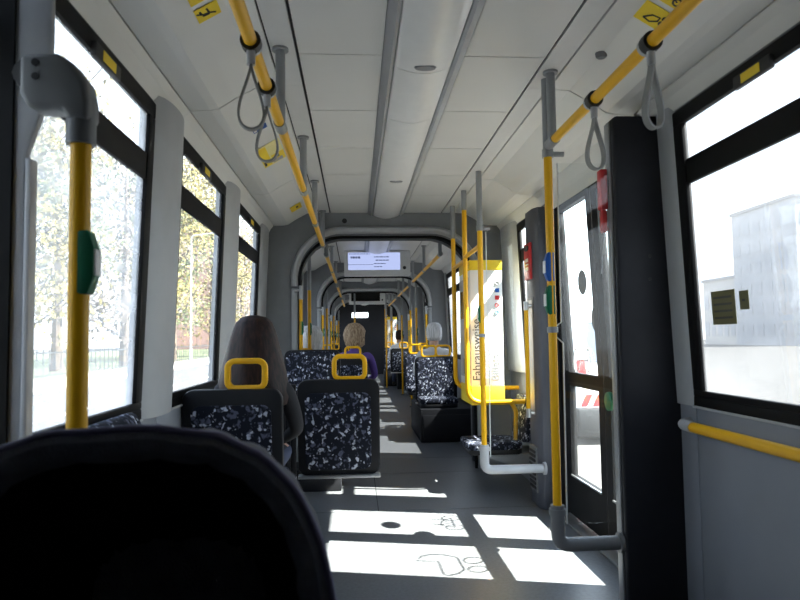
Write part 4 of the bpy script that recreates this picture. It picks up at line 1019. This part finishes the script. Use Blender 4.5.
# fence
IRON = M('dark iron fence', (0.04, 0.045, 0.045), 0.6)
fn = thing('railing_fence', (-11.8, 30, G), 'dark iron railing fence along the left pavement', 'fence')
for zz in (0.25, 1.1): box((-11.82, 4, G + zz), (-11.78, 75, G + zz + 0.05)).build('rail', IRON, fn, smooth=False)
bar0 = None
for i in range(143):
    y = 4 + i * 0.5
    if bar0 is None: bar0 = box((-11.815, y, G), (-11.785, y + 0.035, G + 1.25)).build('bar', IRON, fn, smooth=False)
    else:
        c = bar0.copy(); COL.objects.link(c); c.parent = fn; c.location = (0, i * 0.5, 0)
# lamp post
lpst = thing('street_lamp', (-7.9, 31, G), 'thin pale street lamp mast seen through the window with trees', 'street lamp')
LX, LY = -10.7, at_x(191, 300, -10.7).y
lpst.location = (LX, LY, G)
MB().lathe([(0.10, G), (0.09, G + 1.0), (0.06, G + 1.05), (0.045, G + 8.0)], (LX, LY, 0), 12).build('mast', LGREY, lpst)
MB().tube(fillet([(LX, LY, G + 7.9), (LX, LY, G + 8.4), (LX + 1.6, LY, G + 8.6)], 0.4), 0.04).build('arm', LGREY, lpst)
box((LX + 1.4, LY - 0.12, G + 8.5), (LX + 2.1, LY + 0.12, G + 8.62)).build('lantern', LGREY, lpst, bevel=0.03)
# trees
BARK = M('tree bark', (0.13, 0.10, 0.075), 0.95, var=0.2)
LEAFM = [M('yellow-green leaves', (0.17, 0.14, 0.035), 0.7, var=0.3, scale=3), M('fresh green leaves', (0.075, 0.10, 0.03), 0.7, var=0.3, scale=3), M('bare tan twigs', (0.15, 0.125, 0.10), 0.8, var=0.2, scale=3)]
def tree(x, y, h, rad, kind, nleaf, label):
    rnd = random.Random(int(x * 31 + y * 7)); t = thing('tree', (x, y, G), label, 'tree', 'trees along the left pavement' if x < 0 else 'trees on the right side')
    tr = MB().lathe([(0.20 * h / 9, G), (0.13 * h / 9, G + h * 0.35), (0.06, G + h * 0.8), (0.02, G + h * 0.95)], (x, y, 0), 9).build('trunk', BARK, t)
    mb = MB(); tips = []
    for i in range(26):
        z0 = G + h * rnd.uniform(0.10, 0.8); a = rnd.uniform(0, 6.28); l = rad * rnd.uniform(0.5, 1.0)
        p0 = Vector((x, y, z0)); p1 = p0 + Vector((math.cos(a) * l * 0.55, math.sin(a) * l * 0.55, l * 0.35)); p2 = p0 + Vector((math.cos(a) * l, math.sin(a) * l, l * rnd.uniform(0.5, 0.9)))
        mb.tube([p0, p1, p2], 0.03, 5); tips += [p1, p2, (p1 + p2) / 2]
        for q in range(3):
            b = p1 + Vector((rnd.gauss(0, .5), rnd.gauss(0, .5), rnd.uniform(.2, .8))) * rad * 0.35; mb.tube([p1, b], 0.015, 4); tips.append(b)
    mb.build('branches', BARK, t)
    fb = MB()
    for i in range(nleaf):
        c = rnd.choice(tips) + Vector((rnd.gauss(0, .16), rnd.gauss(0, .16), rnd.gauss(0, .16))) * rad
        u = Vector((rnd.gauss(0, 1), rnd.gauss(0, 1), rnd.gauss(0, 1))).normalized(); w = u.orthogonal().normalized(); s = rnd.uniform(0.09, 0.19)
        fb.add([c - u * s, c + w * s * 0.6, c + u * s, c - w * s * 0.6], [(0, 1, 2, 3)])
    f = fb.build('foliage', LEAFM[kind], t, smooth=False); f['kind'] = 'stuff'
TR = [(-14.0, 28, 13, 4.0, 0, 3500, 'yellow-leaved tree nearest the dusty left window'), (-15.5, 35, 14, 4.2, 1, 3500, 'green tree behind the fence, near the dusty window'), (-14.5, 42, 15, 4.2, 2, 3000, 'tan twiggy tree left of the lamp mast'),
      (-13.8, 50, 17, 4.6, 0, 6000, 'tall yellow-green tree behind the street lamp mast'), (-15.5, 56, 15, 4.6, 1, 6000, 'green tree behind the fence beyond the lamp mast'), (-13.8, 64, 18, 4.8, 0, 6000, 'tall yellow tree at the far edge of the tree window'),
      (-18.0, 60, 17, 5.0, 2, 4000, 'tan tree set back behind the lamp mast'), (-13.4, 78, 17, 4.6, 2, 2500, 'bare twiggy tree seen past the dark-haired passenger'), (-14.5, 92, 17, 4.6, 2, 2500, 'farthest bare tree along the left pavement')]
for a in TR: tree(*a)
# buildings
FAC = [M('pink render', (0.26, 0.16, 0.14), 0.9, var=0.05), M('haze-paled concrete facade', (0.40, 0.41, 0.43), 0.9, var=0.06), M('cream render', (0.5, 0.48, 0.45), 0.9, var=0.05)]  # grey facade colour is lightened to stand in for distance haze
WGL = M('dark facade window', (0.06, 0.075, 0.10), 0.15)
def building(x0, x1, y0, y1, h, mat, label, faces, nx=7, nz=5, wm=None):
    wm = wm or WGL
    t = thing('building', ((x0 + x1) / 2, (y0 + y1) / 2, G), label, 'building')
    box((x0, y0, G), (x1, y1, G + h)).build('walls', mat, t, smooth=False); box((x0 - .2, y0 - .2, G + h), (x1 + .2, y1 + .2, G + h + 0.35)).build('roof_slab', BULK, t, smooth=False)
    for f in faces:
        for i in range(nx):
            for j in range(nz):
                z0 = G + 1.2 + (h - 1.5) * j / nz; z1 = z0 + (h - 1.5) / nz * 0.55
                if f == 'x':     # face towards the tram
                    xf = x0 if x0 > 0 else x1; a = y0 + (y1 - y0) * (i + .2) / nx; b = y0 + (y1 - y0) * (i + .8) / nx
                    box((xf - .06, a, z0), (xf + .06, b, z1)).build('window', wm, t, smooth=False)
                else:
                    a = x0 + (x1 - x0) * (i + .2) / nx; b = x0 + (x1 - x0) * (i + .8) / nx
                    box((a, y0 - .06, z0), (b, y0 + .06, z1)).build('window', wm, t, smooth=False)
building(-38, -25, 120, 165, 24, FAC[0], 'pink rendered house behind the left trees', 'x', 8, 4)
building(50, 66, 70, 82.5, 17, FAC[1], 'tall grey block faint in the haze of the right window', 'xy', 6, 6, M('haze-paled facade window', (0.30, 0.32, 0.35), 0.3))  # paler copy of the window colour paints haze over the panes
building(51, 60, 84, 92, 9, FAC[2], 'low cream building left of the hazy grey block', 'xy', 5, 2, M('haze-paled facade window', (0.30, 0.32, 0.35), 0.3))  # same haze-lightened pane colour as the block beside it
# service van outside the door
van = thing('van', (3.9, 10.6, G), 'white service van with red hazard stripes parked outside the door', 'van')
VW = M('white van paint', (0.75, 0.76, 0.78), 0.35, coat=0.5)
vx0, vx1, vy0, vy1 = 3.05, 4.80, 8.9, 13.2
P = [(vy0, G + 0.38), (vy0 + 0.05, G + 1.05), (vy0 + 0.28, G + 1.86), (vy1 - 1.9, G + 1.92), (vy1 - 1.0, G + 1.2), (vy1, G + 1.0), (vy1, G + 0.38)]
MB().prism([(vx0, y, z) for y, z in P], (vx1 - vx0, 0, 0)).build('body', VW, van, bevel=0.06, seg=3)
kk = (0.28 - 0.05) / (1.86 - 1.05)
rw = lambda z: vy0 + 0.05 + (z - G - 1.05) * kk - 0.012
MB().hexa([(vx0 + .18, rw(G + 1.12), G + 1.12), (vx1 - .18, rw(G + 1.12), G + 1.12), (vx1 - .18, rw(G + 1.12) + .02, G + 1.12), (vx0 + .18, rw(G + 1.12) + .02, G + 1.12), (vx0 + .25, rw(G + 1.7), G + 1.7), (vx1 - .25, rw(G + 1.7), G + 1.7), (vx1 - .25, rw(G + 1.7) + .02, G + 1.7), (vx0 + .25, rw(G + 1.7) + .02, G + 1.7)]).build('rear_window', WGL, van)
bp = box((vx0 - .02, vy0 - .1, G + 0.10), (vx1 + .02, vy0 + .1, G + 0.50)).build('bumper', BLACKP, van, bevel=0.03)
yv = vy0 - 0.004
for i in range(10):
    x = vx0 + 0.06 + i * 0.17
    m_ = MB().prism([(x, yv, G + 0.52), (x + .085, yv, G + 0.52), (x + .165, yv, G + 0.68), (x + .08, yv, G + 0.68)], (0, 0.03, 0)); m_.build('hazard_stripe', REDM, van, smooth=False)
for x in (vx0 + .03, vx1 - .15): box((x, vy0 - .005, G + 0.9), (x + .12, vy0 + .1, G + 1.15)).build('tail_lamp', REDM, van, bevel=0.01)
for x in (vx0 + .02, vx1 - .22):
    for y in (vy0 + .8, vy1 - .9):
        MB().sweep([(x, y, G + .32), (x + .2, y, G + .32)], [(0.32 * math.cos(a), 0.32 * math.sin(a)) for a in [2 * math.pi * i / 20 for i in range(20)]]).build('wheel', BLACKP, van)
